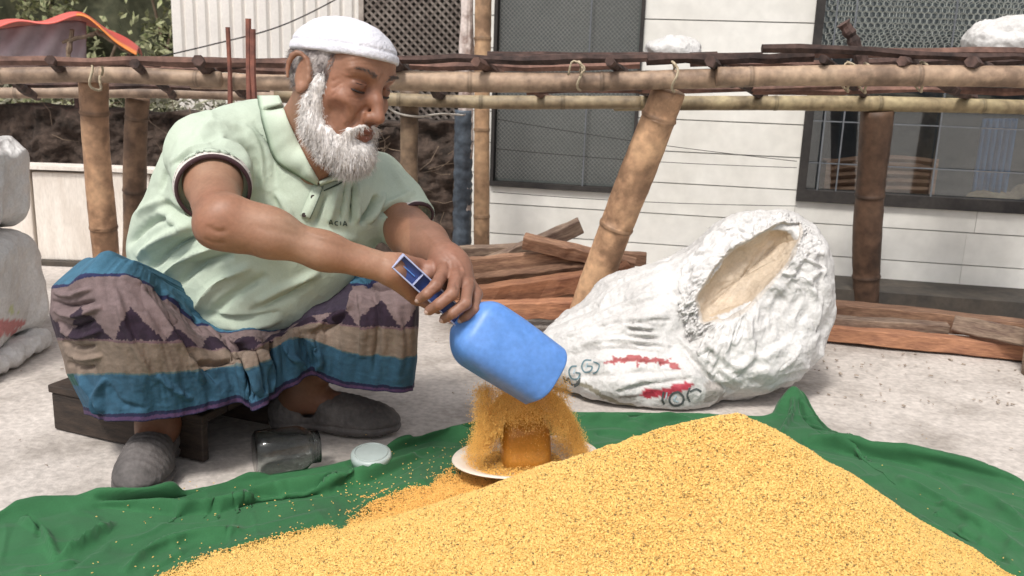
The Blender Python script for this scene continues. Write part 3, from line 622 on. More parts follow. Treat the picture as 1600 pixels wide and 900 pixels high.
for i in range(60):
    for j in range(16):
        x = -260 + 395 * i / 59; y = 52 + 46 * j / 15; y0 = np.interp(x, pr[:, 0], pr[:, 1]) + 5; y = y0 + (100 - y0) * j / 15; p = P(x, y, 3.86 + .02 * math.sin(x * .11 + j * .3)); V.append(p)
o = mk('inner_cloth', V, grid_faces(60, 16), m_mauve, cp); so = o.modifiers.new('s', 'SOLIDIFY'); so.thickness = .004
for x in (112, 205):
    p = P(x, 40 if x == 112 else 84, 4.0); stick('pole', [p, p * [1, 1, 0]], .014, m_bark, cp, 8)
p = P(-150, 50, 4.0); stick('pole', [p, p * [1, 1, 0]], .014, m_bark, cp, 8)
for (x0, y0), (x1, y1) in (((98, 66), (150, 52)), ((112, 45), (108, 90)), ((150, 48), (205, 84))): stick('stay', [P(x0, y0, 3.8), P(x1, y1, 3.8)], .009, m_twig, cp, 6)

# ============================================================ WHITE SACKS
m_sack = material('white_woven_sack', (.64, .625, .61), (.50, .485, .47), scale=7, rough=.6, bump=.4, bscale=150, fine=.09, tint=True, bdist=.003, crum=.0085, crums=11)
def crumple(V, Q, amp, sc, seed=0, ridg=True):
    N = vnormals(V, Q); n = fbm(V * sc + seed, 4, .55); n2 = 1 - np.abs(fbm(V * sc * 1.4 + seed + 40, 3, .55)) * 2
    return V + N * ((n * .5 + (n2 * .5 if ridg else 0)) * amp)[:, None]
def sharp(V, Q, amp, sc, seed):
    N = vnormals(V, Q); a = unit(P(1200, 380, 2.3) - P(900, 560, 2.3)); al = V @ a; W = V - al[:, None] * a * .62; W = W + .03 * np.stack([fbm(V * 6 + seed, 2), fbm(V * 6 + seed + 9, 2), fbm(V * 6 + seed + 19, 2)], 1)
    n = vnoise(W * sc + seed); return V + N * (amp * (.55 - np.abs(n) * 2.2).clip(-1, 1) * (.5 + .5 * fbm(V * 5 + seed, 2)))[:, None]
def pillow(s, lo, hi, r, k=.02):
    lo = np.array(lo); hi = np.array(hi); c = (lo + hi) / 2; h = (hi - lo) / 2 - r
    def f(X, Y, Z):
        x, y, z = np.abs(X - c[0]), np.abs(Y - c[1]), np.abs(Z - c[2]); bl = 1 - .22 * np.clip((x / (h[0] + r)) ** 2 + 0 * z, 0, 1)
        qx, qy, qz = x - h[0], y - h[1], z - h[2] * bl
        return np.sqrt(np.maximum(qx, 0) ** 2 + np.maximum(qy, 0) ** 2 + np.maximum(qz, 0) ** 2) + np.minimum(np.maximum(qx, np.maximum(qy, qz)), 0) - r
    s.fn(lo, hi, f, k)
pL = P(44, 480, 2.15) - np.array([.125, 0, 0]); zl = P(30, 385, 2.15)[2]
s = SDF((-1.8, 1.9, -.02), (-1.0, 2.62, .55), .008); pillow(s, (-1.74, 2.06, .03), (pL[0] + .0, 2.5, zl), .038); v, q = s.mesh(2); v = crumple(v, q, .006, 9, 3); v = sharp(v, q, .018, 8, 77); v = sharp(v, q, .010, 18, 71)
s2 = SDF((-1.8, 1.9, -.02), (-1.0, 2.62, .12), .006); pillow(s2, (-1.72, 2.04, .002), (pL[0] + .025, 2.45, .05), .02); v2, q2 = s2.mesh(2); v2 = crumple(v2, q2, .012, 16, 8); v2[:, 2] = v2[:, 2].clip(.001)
C_ = np.ones((len(v), 3)); px, py = proj(v); pr_ = (fbm(v * 30, 3) > .1) & (px < 40) & (py > 500) & (py < 560); C_[pr_] = (.85, .35, .35); pr_ = (fbm(v * 34 + 9, 3) > .3) & (px < 36) & (py > 470) & (py < 500); C_[pr_] = (.8, .85, .5)
ls = empty('lower_sack', (-1.4, 2.25, 0), 'full white woven sack standing on the ground at the left edge, under another sack', 'sack', 'white sacks stacked at the left edge')
mk('sack_body', v, q, m_sack, ls, True, C_ * 1.08); mk('folded_hem', v2, q2, m_sack, ls, True, np.ones((len(v2), 3)) * 1.08)
s = SDF((-1.8, 1.9, .2), (-1.0, 2.62, .95), .008); pillow(s, (-1.74, 2.08, zl - .01), (pL[0] - .01, 2.5, P(0, 236, 2.2)[2] + .02), .05); v, q = s.mesh(2); v[:, 2] -= np.clip(v[:, 0] + 1.35, 0, 1) * .25 * np.clip((v[:, 2] - .4) * 4, 0, 1); v = crumple(v, q, .007, 8, 13); v = sharp(v, q, .018, 8, 57); v = sharp(v, q, .010, 18, 51)
tag(mk('upper_sack', v, q, m_sack, None, True, np.ones((len(v), 3)) * 1.08, origin=(-1.4, 2.25, zl)), 'full white woven sack lying on top of the lower one at the left edge', 'sack', 'white sacks stacked at the left edge')
# bundles on the table
for nm, c, r, lab in (('white_sack', P(1590, 68, 2.75), (.15, .12, .075), 'white sack lying on the right end of the bamboo table'), ('white_bundle', P(1048, 78, 2.8), (.075, .06, .038), 'small white bundle on the table top above the leaning bamboo leg')):
    s = SDF(c - np.array(r) * 1.4, c + np.array(r) * 1.4, .006); s.ell(c, r, k=.02); s.ell(c + np.array([r[0] * .5, 0, -r[2] * .2]), np.array(r) * .75, k=.03); s.plane(c - [0, 0, r[2] * .6], (0, 0, -1), c - np.array(r) * 1.5, c + np.array(r) * 1.5); v, q = s.mesh(2); v = crumple(v, q, .012, 14, c[0])
    tag(mk(nm, v, q, m_sack, None, True, np.ones((len(v), 3))), lab, 'sack' if nm == 'white_sack' else 'bundle')

# ---- the big open sack
SY = 2.25
s = SDF((.02, 1.95, -.02), (1.12, 2.75, .62), .0055)
# body, lying towards the lower left
s.chain([P(935, 560, 2.28), P(1010, 530, 2.32), P(1090, 490, 2.36)], [.085, .125, .165], .08)
s.ell(P(900, 560, 2.3), (.11, .10, .075), k=.08); s.ell(P(985, 590, 2.2), (.14, .10, .07), k=.07); s.ell(P(1060, 595, 2.2), (.11, .09, .075), k=.06)
s.ell(P(1020, 480, 2.42), (.17, .12, .11), k=.08); s.ell(P(925, 520, 2.4), (.10, .10, .06), k=.07)
# mouth mound with turned-out rim
s.ell(P(1172, 460, 2.36), (.185, .15, .21), k=.06); s.ell(P(1215, 400, 2.38), (.125, .14, .12), k=.05)
s.ell(P(1190, 545, 2.24), (.135, .10, .10), k=.05); s.ell(P(1140, 560, 2.22), (.10, .09, .10), k=.05); s.ell(P(1235, 470, 2.30), (.10, .1, .16), k=.05)
# cavity along the opening
d1 = unit(P(1235, 362, 2.25) - P(1098, 490, 2.20)); vd = unit(P(1165, 430, 2.2) - CAMP); d3 = unit(vd - d1 * (vd @ d1)); d2 = np.cross(d3, d1); Rc = np.stack([d1, d2, d3], 1)
cc = P(1166, 427, 2.22); s.ell(cc, (.158, .056, .13), Rc, k=.03, sub=True)
# rolled rim around it
rim = []
for k in range(33):
    a = 2 * math.pi * k / 32; rim.append(cc + d1 * math.cos(a) * .175 + d2 * math.sin(a) * .085 + d3 * (.035 + .012 * math.sin(3 * a)))
s.plane((0, 0, .004), (0, 0, -1), (.0, 1.9, -.1), (1.2, 2.8, .02))
v, q = s.mesh(1)
cl = v - cc; inside = ((cl @ d1 / .152) ** 2 + (cl @ d2 / .060) ** 2 < 1) & (cl @ d3 > .015) & (cl @ d3 < .30)
keep = v.copy(); v = crumple(v, q, .012, 5, 21); v = sharp(v, q, .022, 6.5, 5); v = sharp(v, q, .009, 13, 31); v = sharp(v, q, .004, 30, 51); v = crumple(v, q, .0022, 45, 2)
N_ = vnormals(v, q)
# long pulled creases running from the body to the mouth
FS = [([(870, 505), (960, 455), (1060, 420)], 5, .004), ([(880, 520), (980, 480), (1070, 455)], 4, -.006), ([(900, 500), (1000, 450), (1090, 400)], 4, -.005), ([(960, 470), (1040, 430), (1120, 370)], 5, .005),
      ([(1065, 540), (1110, 590), (1150, 615)], 5, -.016), ([(1055, 520), (1100, 575), (1140, 612)], 5, .010), ([(1080, 545), (1130, 580), (1160, 600)], 4, .007),
      ([(890, 590), (960, 585), (1050, 580)], 4, -.008), ([(960, 615), (1020, 600), (1080, 592)], 4, -.010), ([(905, 570), (980, 560), (1040, 566)], 4, .005),
      ([(975, 502), (1020, 508)], 2.2, -.010), ([(978, 514), (1026, 518)], 2.2, -.010), ([(984, 526), (1032, 530)], 2.2, -.010), ([(990, 538), (1036, 541)], 2.2, -.010), ([(975, 508), (1020, 513)], 2.0, .005), ([(978, 520), (1026, 524)], 2.0, .005), ([(860, 510), (930, 480), (1000, 460)], 3, -.006), ([(880, 530), (960, 505), (1050, 500)], 3, -.007), ([(880, 548), (950, 530), (1050, 540)], 3, .006), ([(870, 560), (950, 545), (1040, 552)], 3, -.006), ([(1000, 455), (1040, 450), (1068, 470)], 3, -.008),
      ([(1120, 520), (1190, 480), (1240, 410)], 5, -.006), ([(1130, 540), (1210, 500), (1262, 430)], 5, .007), ([(1150, 560), (1225, 530), (1270, 470)], 4, -.006), ([(1170, 590), (1230, 570), (1262, 520)], 4, .006),
      ([(1100, 380), (1160, 350), (1220, 345)], 4, -.006), ([(1270, 370), (1285, 420), (1275, 480)], 4, -.008), ([(1060, 470), (1075, 510), (1100, 540)], 4, .006),
      ([(1110, 455), (1150, 410), (1200, 375)], 3, .006), ([(1115, 480), (1160, 440), (1215, 400)], 3, -.006)]
v = folds(v, q, FS); v[:, 2] = v[:, 2].clip(.004)
C_ = np.ones((len(v), 3)); C_[inside] = np.array([.86, .70, .52]) * (1 + .12 * fbm(v[inside] * 22, 3))[:, None]
px, py = proj(v); front = (N_ * (v - CAMP)).sum(1) < 0
def band(pl, wd, col, jag=.5, sc=60):
    d, t = segdist(px, py, spline(pl, 30)); m = front & (d < wd * (1 - .3 + jag * fbm(v * sc, 3)) * np.clip(np.minimum(t, 1 - t) * 8, .15, 1)); C_[m] = col
band([(945, 566), (985, 562), (1040, 566), (1062, 576)], 7, (.62, .16, .17), .9, 90); band([(1000, 617), (1040, 612), (1085, 600)], 10, (.66, .06, .10), .3)
band([(965, 622), (1000, 617)], 3, (.4, .35, .33)); band([(900, 596), (930, 612), (960, 628), (1010, 640)], 5, (.45, .42, .33)); band([(1100, 600), (1125, 612), (1100, 628)], 11, (.62, .58, .55), .4, 30)
osk = mk('open_sack', v, q, m_sack, None, True, C_); 
# the mouth of the sack: thin lining, ragged rim and the turned-down skirt
out_px = closed = np.array([(1288, 395), (1290, 440), (1280, 492), (1262, 548), (1242, 596), (1196, 612), (1146, 614), (1108, 578), (1074, 520), (1060, 462), (1086, 396), (1138, 350), (1200, 331), (1258, 348)], float)
ctr_px = np.array([1172., 425.]); oa = np.arctan2(out_px[:, 1] - ctr_px[1], out_px[:, 0] - ctr_px[0]); orr = np.hypot(*(out_px - ctr_px).T); o_i = np.argsort(oa); oa, orr = oa[o_i], orr[o_i]
oa = np.concatenate([oa - 2 * math.pi, oa, oa + 2 * math.pi]); orr = np.tile(orr, 3)
nA, nI, nO = 420, 16, 40; body_b = bvh_of(v, q); SK = np.zeros((nA, nI + nO, 3)); rimps = []
for i in range(nA):
    a = 2 * math.pi * i / nA; wob = 1 + .05 * math.sin(3 * a + 1) + .03 * math.sin(7 * a) + .02 * math.sin(13 * a + 2); dz_ = .012 * math.sin(2 * a + .5) + .007 * math.sin(5 * a) + .004 * math.sin(11 * a)
    rimp = cc + d1 * math.cos(a) * .166 * wob + d2 * math.sin(a) * .062 * wob + d3 * (-.022 + dz_) * (1 if True else -1)
    (rx_,), (ry_,) = proj(rimp[None]); hr__ = hit(body_b, rx_, ry_, .014 + .006 * math.sin(5 * a)); rimp = hr__ if hr__ is not None and abs(hr__[1] - rimp[1]) < .12 else rimp
    rimps.append(rimp)
rimps = np.array(rimps)
for _ in range(30): rimps = rimps * .5 + (np.roll(rimps, 1, 0) + np.roll(rimps, -1, 0)) * .25
for i in range(nA):
    a = 2 * math.pi * i / nA; rimp = rimps[i]
    for j in range(nI): t = j / (nI - 1); s_ = .01 + .99 * t ** .42; SK[i, j] = cc + (rimp - cc) * s_ + d3 * (.085 * (1 - t) ** .8)
    (rx_,), (ry_,) = proj(rimp[None]); th_ = math.atan2(ry_ - ctr_px[1], rx_ - ctr_px[0]); ro = np.interp(th_, oa, orr) * (1 + .02 * math.sin(9 * a) + .012 * math.sin(23 * a)); ri = math.hypot(rx_ - ctr_px[0], ry_ - ctr_px[1])
    for j in range(nO):
        t = (j + 1) / nO; r_ = ri + (ro - ri) * t; x_, y_ = ctr_px[0] + math.cos(th_) * r_, ctr_px[1] + math.sin(th_) * r_
        h_ = hit(body_b, x_, y_, .011 - .007 * t); SK[i, nI + j] = h_ if h_ is not None and h_[1] < 2.6 else P(x_, y_, 2.33)
    SK[i, nI:] = SK[i, nI:] * (np.clip(np.arange(1, nO + 1) / 13, 0, 1) ** 1.3)[:, None] + (rimp + (SK[i, nI:] - rimp) * 1.0 - d3 * .006) * (1 - np.clip(np.arange(1, nO + 1) / 13, 0, 1) ** 1.3)[:, None]
for _ in range(5):
    W_ = SK.copy(); W_[:, nI:-1] = SK[:, nI:-1] * .5 + (np.roll(SK, 1, 0)[:, nI:-1] + np.roll(SK, -1, 0)[:, nI:-1]) * .15 + (SK[:, nI - 1:-2] + SK[:, nI + 1:]) * .10; W_[:, -1] = SK[:, -1] * .4 + (np.roll(SK, 1, 0)[:, -1] + np.roll(SK, -1, 0)[:, -1]) * .3; SK = W_
sv = SK.reshape(-1, 3); sq = grid_faces(nA, nI + nO, True); sn = vnormals(sv, sq); 
if (sn[(np.arange(len(sv)) % (nI + nO)) > nI + 4] * (sv - CAMP)[(np.arange(len(sv)) % (nI + nO)) > nI + 4]).sum() > 0: sn = -sn; sq = sq[:, ::-1]
av = np.repeat(2 * math.pi * np.arange(nA) / nA, nI + nO); tv = np.tile(np.concatenate([np.zeros(nI), np.arange(1, nO + 1) / nO]), nA); ci = np.tile(np.arange(nI + nO), nA)
ringc = np.stack([np.cos(av) * 3 + tv * .5, np.sin(av) * 3, tv * .9], 1); r1_ = .5 - np.abs(vnoise(ringc * 2.6 + 7 + .4 * fbm(sv * 9, 2)[:, None])) * 2.2; r2_ = .5 - np.abs(vnoise(ringc * 6.2 + 31)) * 2.2; r3_ = .5 - np.abs(vnoise(sv * 30 + .5 * fbm(sv * 20, 2)[:, None])) * 2.
sv = sv + sn * ((.011 * r1_.clip(-.5, 1) + .006 * r2_.clip(-.5, 1)) * np.clip(tv * 3 + .35, 0, 1) * (tv > 0) + .0018 * r3_)[:, None]; sv[:, 2] = sv[:, 2].clip(.006)
SC_ = np.ones((len(sv), 3)); li = ci < nI - 2; SC_[li] = np.array([.90, .76, .60]) * (1 + .12 * fbm(sv[li] * 22, 3))[:, None]; SC_[(ci >= nI - 2) & (ci <= nI)] = (.95, .9, .84)
skirt_ = mk('turned_down_mouth', sv, sq, m_sack, osk, True, SC_); so = skirt_.modifiers.new('s', 'SOLIDIFY'); so.thickness = .0016; so.offset = 0
# frayed tape ends at the rim
ri_ = rng.choice(nA, 130); rts = np.array([sv[i * (nI + nO) + nI + nO - 1] for i in ri_]); dts = np.array([unit(sv[i * (nI + nO) + nI + nO - 1] - sv[i * (nI + nO) + nI + nO - 4]) for i in ri_]) + rng.randn(130, 3) * .4; fv, fq = strands(rts, dts / np.linalg.norm(dts, axis=1, keepdims=True), rng.uniform(.006, .022, 130), .0006, 3, .3); tag(mk('frayed_thread', fv, fq, m_sack, skirt_, False, np.ones((len(fv), 3))), kind='stuff')
tag(osk, 'large crumpled white woven sack lying open with its mouth rolled back, behind the grain', 'sack')
bsk = bvh_of(v, q)
m_ink = [material('print_blue_grey', (.16, .25, .28), rough=.8, bump=0), material('print_dark_grey', (.10, .11, .11), rough=.8, bump=0), material('print_light_blue', (.50, .62, .68), rough=.8, bump=0)]
def stroke(bvh, pl, wd, m, parent, lift=.0016, name='print'):
    """flat ink stroke laid on a surface along a line"""
    pts = spline(pl, max(6, len(pl) * 6)); V = []; n = len(pts)
    for i in range(n):
        t = pts[min(i + 1, n - 1)] - pts[max(i - 1, 0)]; t = t / (np.hypot(*t) + 1e-9); nn = np.array([-t[1], t[0]]) * wd / 2
        for s_ in (-1, 1):
            h = hit(bvh, *(pts[i] + nn * s_), lift)
            if h is None: return None
            V.append(h)
    V = np.array(V); return mk(name, V, [(2 * i, 2 * i + 1, 2 * i + 3, 2 * i + 2) for i in range(n - 1)], m, parent, True)
osk_parts = MB()
for pl, wd, mi in (([(901, 572), (893, 573), (889, 581), (893, 591), (902, 592), (906, 584), (899, 582)], 2.6, 0), ([(924, 563), (914, 563), (909, 572), (913, 581), (922, 580), (925, 573), (917, 572)], 2.4, 0), ([(927, 565), (936, 570), (933, 580), (926, 584)], 2.2, 0),
                   ([(880, 588), (884, 597), (888, 591), (892, 600), (899, 601), (905, 594)], 3, 1), ([(906, 590), (904, 600), (897, 605)], 2.4, 1),
                   ([(1037, 612), (1035, 625), (1038, 632)], 3.4, 1), ([(1060, 612), (1050, 616), (1046, 626), (1053, 634), (1065, 631), (1068, 621), (1060, 612)], 3.4, 1), ([(1078, 606), (1074, 618), (1078, 628)], 3, 1), ([(1078, 612), (1088, 608), (1096, 612)], 3, 1), ([(1042, 613), (1040, 624)], 2.4, 2), ([(1057, 618), (1053, 625), (1060, 628)], 2.6, 2),
                   ([(898, 577), (896, 584)], 2.2, 2), ([(918, 567), (915, 575)], 2.2, 2)):
    stroke(bsk, pl, wd, m_ink[mi], osk)
# dusting of crumbs inside mouth is the sack's own tan lining

# ============================================================ GREEN CLOTH
m_green = material('green_cotton_cloth', (.024, .125, .042), (.015, .088, .029), scale=5, rough=.85, bump=.3, bscale=500, fine=.1, sheen=.1, bdist=.001)
edge = [(-330, 880), (-120, 835), (0, 800), (40, 786), (100, 776), (240, 766), (330, 752), (400, 738), (500, 722), (560, 706), (640, 678), (720, 655), (800, 640), (930, 636), (1080, 638), (1190, 645), (1215, 632), (1240, 626), (1275, 655), (1320, 690), (1450, 716), (1600, 750), (1800, 800), (2000, 850)]
ew = np.array([G(x, y + 11)[:2] for x, y in edge]); nu, nv = 620, 300; E_ = spline(ew, nu); V = np.zeros((nu, nv, 3)); us = np.linspace(0, 1, nu)
for j in range(nv):
    t = (j / (nv - 1)) ** 1.35; near = np.stack([np.linspace(-1.15, 1.6, nu), np.full(nu, .55)], 1); V[:, j, :2] = E_ * (1 - t) + near * t
    V[:, j, 2] = .005
V = V.reshape(-1, 3); de = np.repeat(E_[:, None, :], nv, 1).reshape(-1, 2); dist = np.hypot(V[:, 0] - de[:, 0], V[:, 1] - de[:, 1])
V[:, 2] += .007 * np.exp(-((dist - .022) / .014) ** 2) + .006 * np.clip(fbm(V * 6 + 1, 4), -.5, 1) * np.clip(dist * 20, 0, 1) - .006 * np.exp(-(dist / .006) ** 2)
Wn = np.stack([V[:, 0] * .8 + V[:, 1] * .6, V[:, 1] * .8 - V[:, 0] * .6, 0 * V[:, 0]], 1); Wn = Wn + .06 * np.stack([fbm(V * 5 + 1, 2), fbm(V * 5 + 8, 2), 0 * V[:, 0]], 1); V[:, 2] += (.010 * (.5 - np.abs(vnoise(Wn * np.array([5, 16, 1]) + 11)) * 1.6).clip(0, 1) + .006 * (.5 - np.abs(vnoise(Wn * np.array([22, 9, 1]) + 31)) * 1.8).clip(0, 1)) * np.clip(dist * 12, 0, 1)
def bump_at(px, py, h, rx, ry, rot=0):
    g = G(px, py); dx, dy = V[:, 0] - g[0], V[:, 1] - g[1]; c, s_ = math.cos(rot), math.sin(rot); a, b2 = dx * c + dy * s_, -dx * s_ + dy * c; V[:, 2] += h * np.exp(-np.sqrt((a / rx) ** 2 + (b2 / ry) ** 2 + .05) * 1.3 + .29)
bump_at(1238, 645, .055, .050, .055, .5); bump_at(1330, 700, .012, .12, .03, -.5); bump_at(1450, 728, .016, .16, .03, -.45); bump_at(60, 795, .014, .09, .03, .3); bump_at(25, 800, .012, .03, .05); bump_at(190, 785, .010, .12, .02, .1)
Fg = grid_faces(nu, nv)[:, ::-1]; N0 = vnormals(V, Fg)
if N0[:, 2].mean() < 0: Fg = Fg[:, ::-1]
V = folds(V, Fg, [(p_, w_ * .85, a_ * 2.6) for p_, w_, a_ in [([(151, 778), (242, 780), (325, 758)], 4, -.008), ([(120, 772), (242, 772), (335, 752), (420, 742)], 4, .008), ([(147, 790), (245, 808), (340, 805), (434, 778), (566, 758), (700, 700)], 5, -.010), ([(160, 782), (245, 796), (340, 793), (434, 768), (566, 745), (690, 695)], 5, .009),
    ([(94, 873), (130, 850), (178, 818)], 4, .008), ([(102, 890), (140, 860), (186, 826)], 4, -.008), ([(30, 812), (70, 835), (90, 880)], 5, .007), ([(40, 806), (60, 826), (62, 840)], 4, -.010), ([(190, 895), (260, 850), (380, 826)], 6, .006), ([(230, 900), (300, 860), (360, 845)], 5, -.005),
    ([(900, 640), (990, 648), (1090, 640)], 4, -.008), ([(900, 655), (990, 664), (1080, 655)], 4, .010), ([(930, 675), (1000, 682), (1060, 672)], 4, -.010), ([(600, 700), (680, 682), (745, 676)], 4, .008), ([(600, 712), (680, 694), (745, 690)], 4, -.009), ([(640, 690), (700, 668), (745, 664)], 4, -.007),
    ([(1250, 690), (1315, 704), (1447, 732), (1512, 774)], 6, -.007), ([(1263, 683), (1340, 694), (1460, 716), (1600, 752)], 6, .008), ([(1250, 622), (1258, 650), (1290, 678)], 4, -.006), ([(1240, 620), (1236, 650), (1220, 680)], 4, .006), ([(1500, 760), (1560, 790), (1610, 830)], 7, .006), ([(1400, 745), (1480, 790), (1600, 860)], 6, .006), ([(1380, 760), (1470, 812), (1580, 880)], 6, -.006)]])
V[:, 2] = V[:, 2].clip(.003, .09)
gc = mk('green_cloth', V, Fg, m_green, None, origin=(.2, 1.3, 0)); tag(gc, 'wrinkled green cotton cloth spread on the ground under the golden grain', 'cloth'); so = gc.modifiers.new('s', 'SOLIDIFY'); so.thickness = .0016

# ============================================================ GRAIN
m_grain = material('golden_grain', (.66, .40, .12), (.52, .29, .075), scale=7, rough=.6, bump=.5, bscale=330, fine=.22, perobj=.0)
def grain_mat(name, c1, c2, dark):
    m = bpy.data.materials.new(name); m.use_nodes = True; t = m.node_tree; b = t.nodes['Principled BSDF']; oi = t.nodes.new('ShaderNodeObjectInfo'); r = t.nodes.new('ShaderNodeValToRGB'); t.links.new(oi.outputs['Random'], r.inputs[0])
    r.color_ramp.elements[0].color = (*dark, 1); r.color_ramp.elements[0].position = .0; r.color_ramp.elements[1].color = (*c1, 1); r.color_ramp.elements[1].position = 1
    e = r.color_ramp.elements.new(.10); e.color = (*c2, 1); e = r.color_ramp.elements.new(.5); e.color = tuple((a + b_) / 2 for a, b_ in zip(c1, c2)) + (1,)
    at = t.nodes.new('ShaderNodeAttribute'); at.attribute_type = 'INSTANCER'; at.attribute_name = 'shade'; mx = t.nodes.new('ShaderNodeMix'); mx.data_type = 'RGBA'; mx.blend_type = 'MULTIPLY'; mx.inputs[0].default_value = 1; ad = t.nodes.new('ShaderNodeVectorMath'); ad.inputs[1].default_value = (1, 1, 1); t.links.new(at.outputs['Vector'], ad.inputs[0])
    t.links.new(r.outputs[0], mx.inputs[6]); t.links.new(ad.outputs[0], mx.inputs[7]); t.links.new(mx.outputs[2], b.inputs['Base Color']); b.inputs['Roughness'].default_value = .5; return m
m_gi = grain_mat('golden_grain_kernel', (.84, .56, .18), (.60, .36, .095), (.10, .075, .03)); m_gj = grain_mat('falling_grain_kernel', (.97, .62, .18), (.76, .42, .09), (.4, .2, .05))
def heap_z(x, y):
    dx = x - .3234; dy = y - 1.241; sx = .5 + .5 * np.tanh(dx / .07); sy = .5 + .5 * np.tanh(dy / .07); rx = .885 + (.587 - .885) * sx; ry = .75 + (.33 - .75) * sy; r = np.sqrt((dx / rx) ** 2 + (dy / ry) ** 2)
    rs = np.sqrt(r ** 2 + .0018); h1 = .347 * (1 - rs) - (.086 - .068 * sx) * np.clip(r, 0, 1) * np.clip(1 - r, 0, 1)
    dx = x - .02; dy = y - 1.60; r2 = np.sqrt((dx / .36) ** 2 + ((dy - .25 * dx) / .170) ** 2); h2 = .034 * (1 - np.sqrt(r2 ** 2 + .01))
    dx = x - .03; dy = y - 1.66; r3 = np.sqrt((dx / .22) ** 2 + (dy / .12) ** 2); h3 = .03 * (1 - np.sqrt(r3 ** 2 + .02))
    k = .03; h = np.maximum(h1, h2) + np.clip(k - np.abs(h1 - h2), 0, None) ** 2 / (4 * k); h = np.maximum(h, h3)
    p = np.stack([x, y, 0 * x], 1); return h + .008 * fbm(p * 6 + 2, 4) * np.clip(h * 12 + .3, 0, 1) + .0022 * fbm(p * 60, 3)
nu, nv = 420, 330; A, B = np.meshgrid(np.linspace(-.75, 1.0, nu), np.linspace(.42, 1.95, nv), indexing='ij'); V = np.stack([A.ravel(), B.ravel(), 0 * A.ravel()], 1); V[:, 2] = heap_z(V[:, 0], V[:, 1]) - .005
Fq = grid_faces(nu, nv); good = (V[Fq, 2] > .004).any(1); Fq = Fq[good]; used, inv = np.unique(Fq, return_inverse=True); Vh = V[used]; Vh[:, 2] = np.maximum(Vh[:, 2], .0045)
bhp_V = Vh; hp = mk('grain_heap', Vh, inv.reshape(-1, 4), m_grain, None, origin=(.3, 1.23, 0)); tag(hp, 'big golden heap of parched grain piled on the green cloth', 'grain heap', kind='stuff')
def kernel(name, m, L, r):
    v = []; f = []; ring = [(-1, 0), (-.6, .8), (.1, 1), (.7, .65), (1, 0)]; bm_ = bmesh.new()
    v, f = tube([(x * L / 2, 0, 0) for x, _ in ring], [max(.05, q_) * r for _, q_ in ring], 5); me = bpy.data.meshes.new(name); me.from_pydata([tuple(a) for a in v], [], f); me.polygons.foreach_set('use_smooth', [True] * len(f)); me.materials.append(m); return me
def scatter(obj_name, pts, rots, scales, kmesh, label=None, cat=None, parent=None, base=None, shade=None):
    """points -> kernels, one uncountable object built with geometry nodes"""
    me = bpy.data.meshes.new(obj_name); off = np.array(wloc(parent)) if parent is not None else np.array(base); n = len(pts); me.vertices.add(n); me.vertices.foreach_set('co', (pts - off).astype(np.float32).ravel())
    a = me.attributes.new('rot', 'FLOAT_VECTOR', 'POINT'); a.data.foreach_set('vector', rots.astype(np.float32).ravel()); a = me.attributes.new('sc', 'FLOAT', 'POINT'); a.data.foreach_set('value', scales.astype(np.float32))
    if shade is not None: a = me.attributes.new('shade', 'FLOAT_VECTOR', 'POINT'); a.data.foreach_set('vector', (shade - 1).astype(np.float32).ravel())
    o = bpy.data.objects.new(obj_name, me); 
    if parent is None: o.location = Vector(off)
    link(o, parent); ng = bpy.data.node_groups.new(obj_name + '_nodes', 'GeometryNodeTree'); ng.interface.new_socket('Geometry', in_out='INPUT', socket_type='NodeSocketGeometry'); ng.interface.new_socket('Geometry', in_out='OUTPUT', socket_type='NodeSocketGeometry')
    N = ng.nodes; gi = N.new('NodeGroupInput'); go = N.new('NodeGroupOutput'); ip = N.new('GeometryNodeInstanceOnPoints'); me2 = N.new('GeometryNodeMeshToPoints'); ar = N.new('GeometryNodeInputNamedAttribute'); ar.data_type = 'FLOAT_VECTOR'; ar.inputs[0].default_value = 'rot'; as_ = N.new('GeometryNodeInputNamedAttribute'); as_.data_type = 'FLOAT'; as_.inputs[0].default_value = 'sc'
    ko = N.new('GeometryNodeObjectInfo'); ko.inputs[0].default_value = kmesh
    ko.transform_space = 'ORIGINAL'
    L = ng.links; L.new(gi.outputs[0], me2.inputs[0]); L.new(me2.outputs[0], ip.inputs['Points']); L.new(ko.outputs['Geometry'], ip.inputs['Instance']); L.new(ar.outputs[0], ip.inputs['Rotation']); L.new(as_.outputs[0], ip.inputs['Scale']); L.new(ip.outputs[0], go.inputs[0])
    md = o.modifiers.new('scatter', 'NODES'); md.node_group = ng; return tag(o, label, cat, kind='stuff')
def kobj(name, m, L, r, at):
    me = kernel(name, m, L, r); o = bpy.data.objects.new(name, me); o.location = Vector(at); link(o); return o
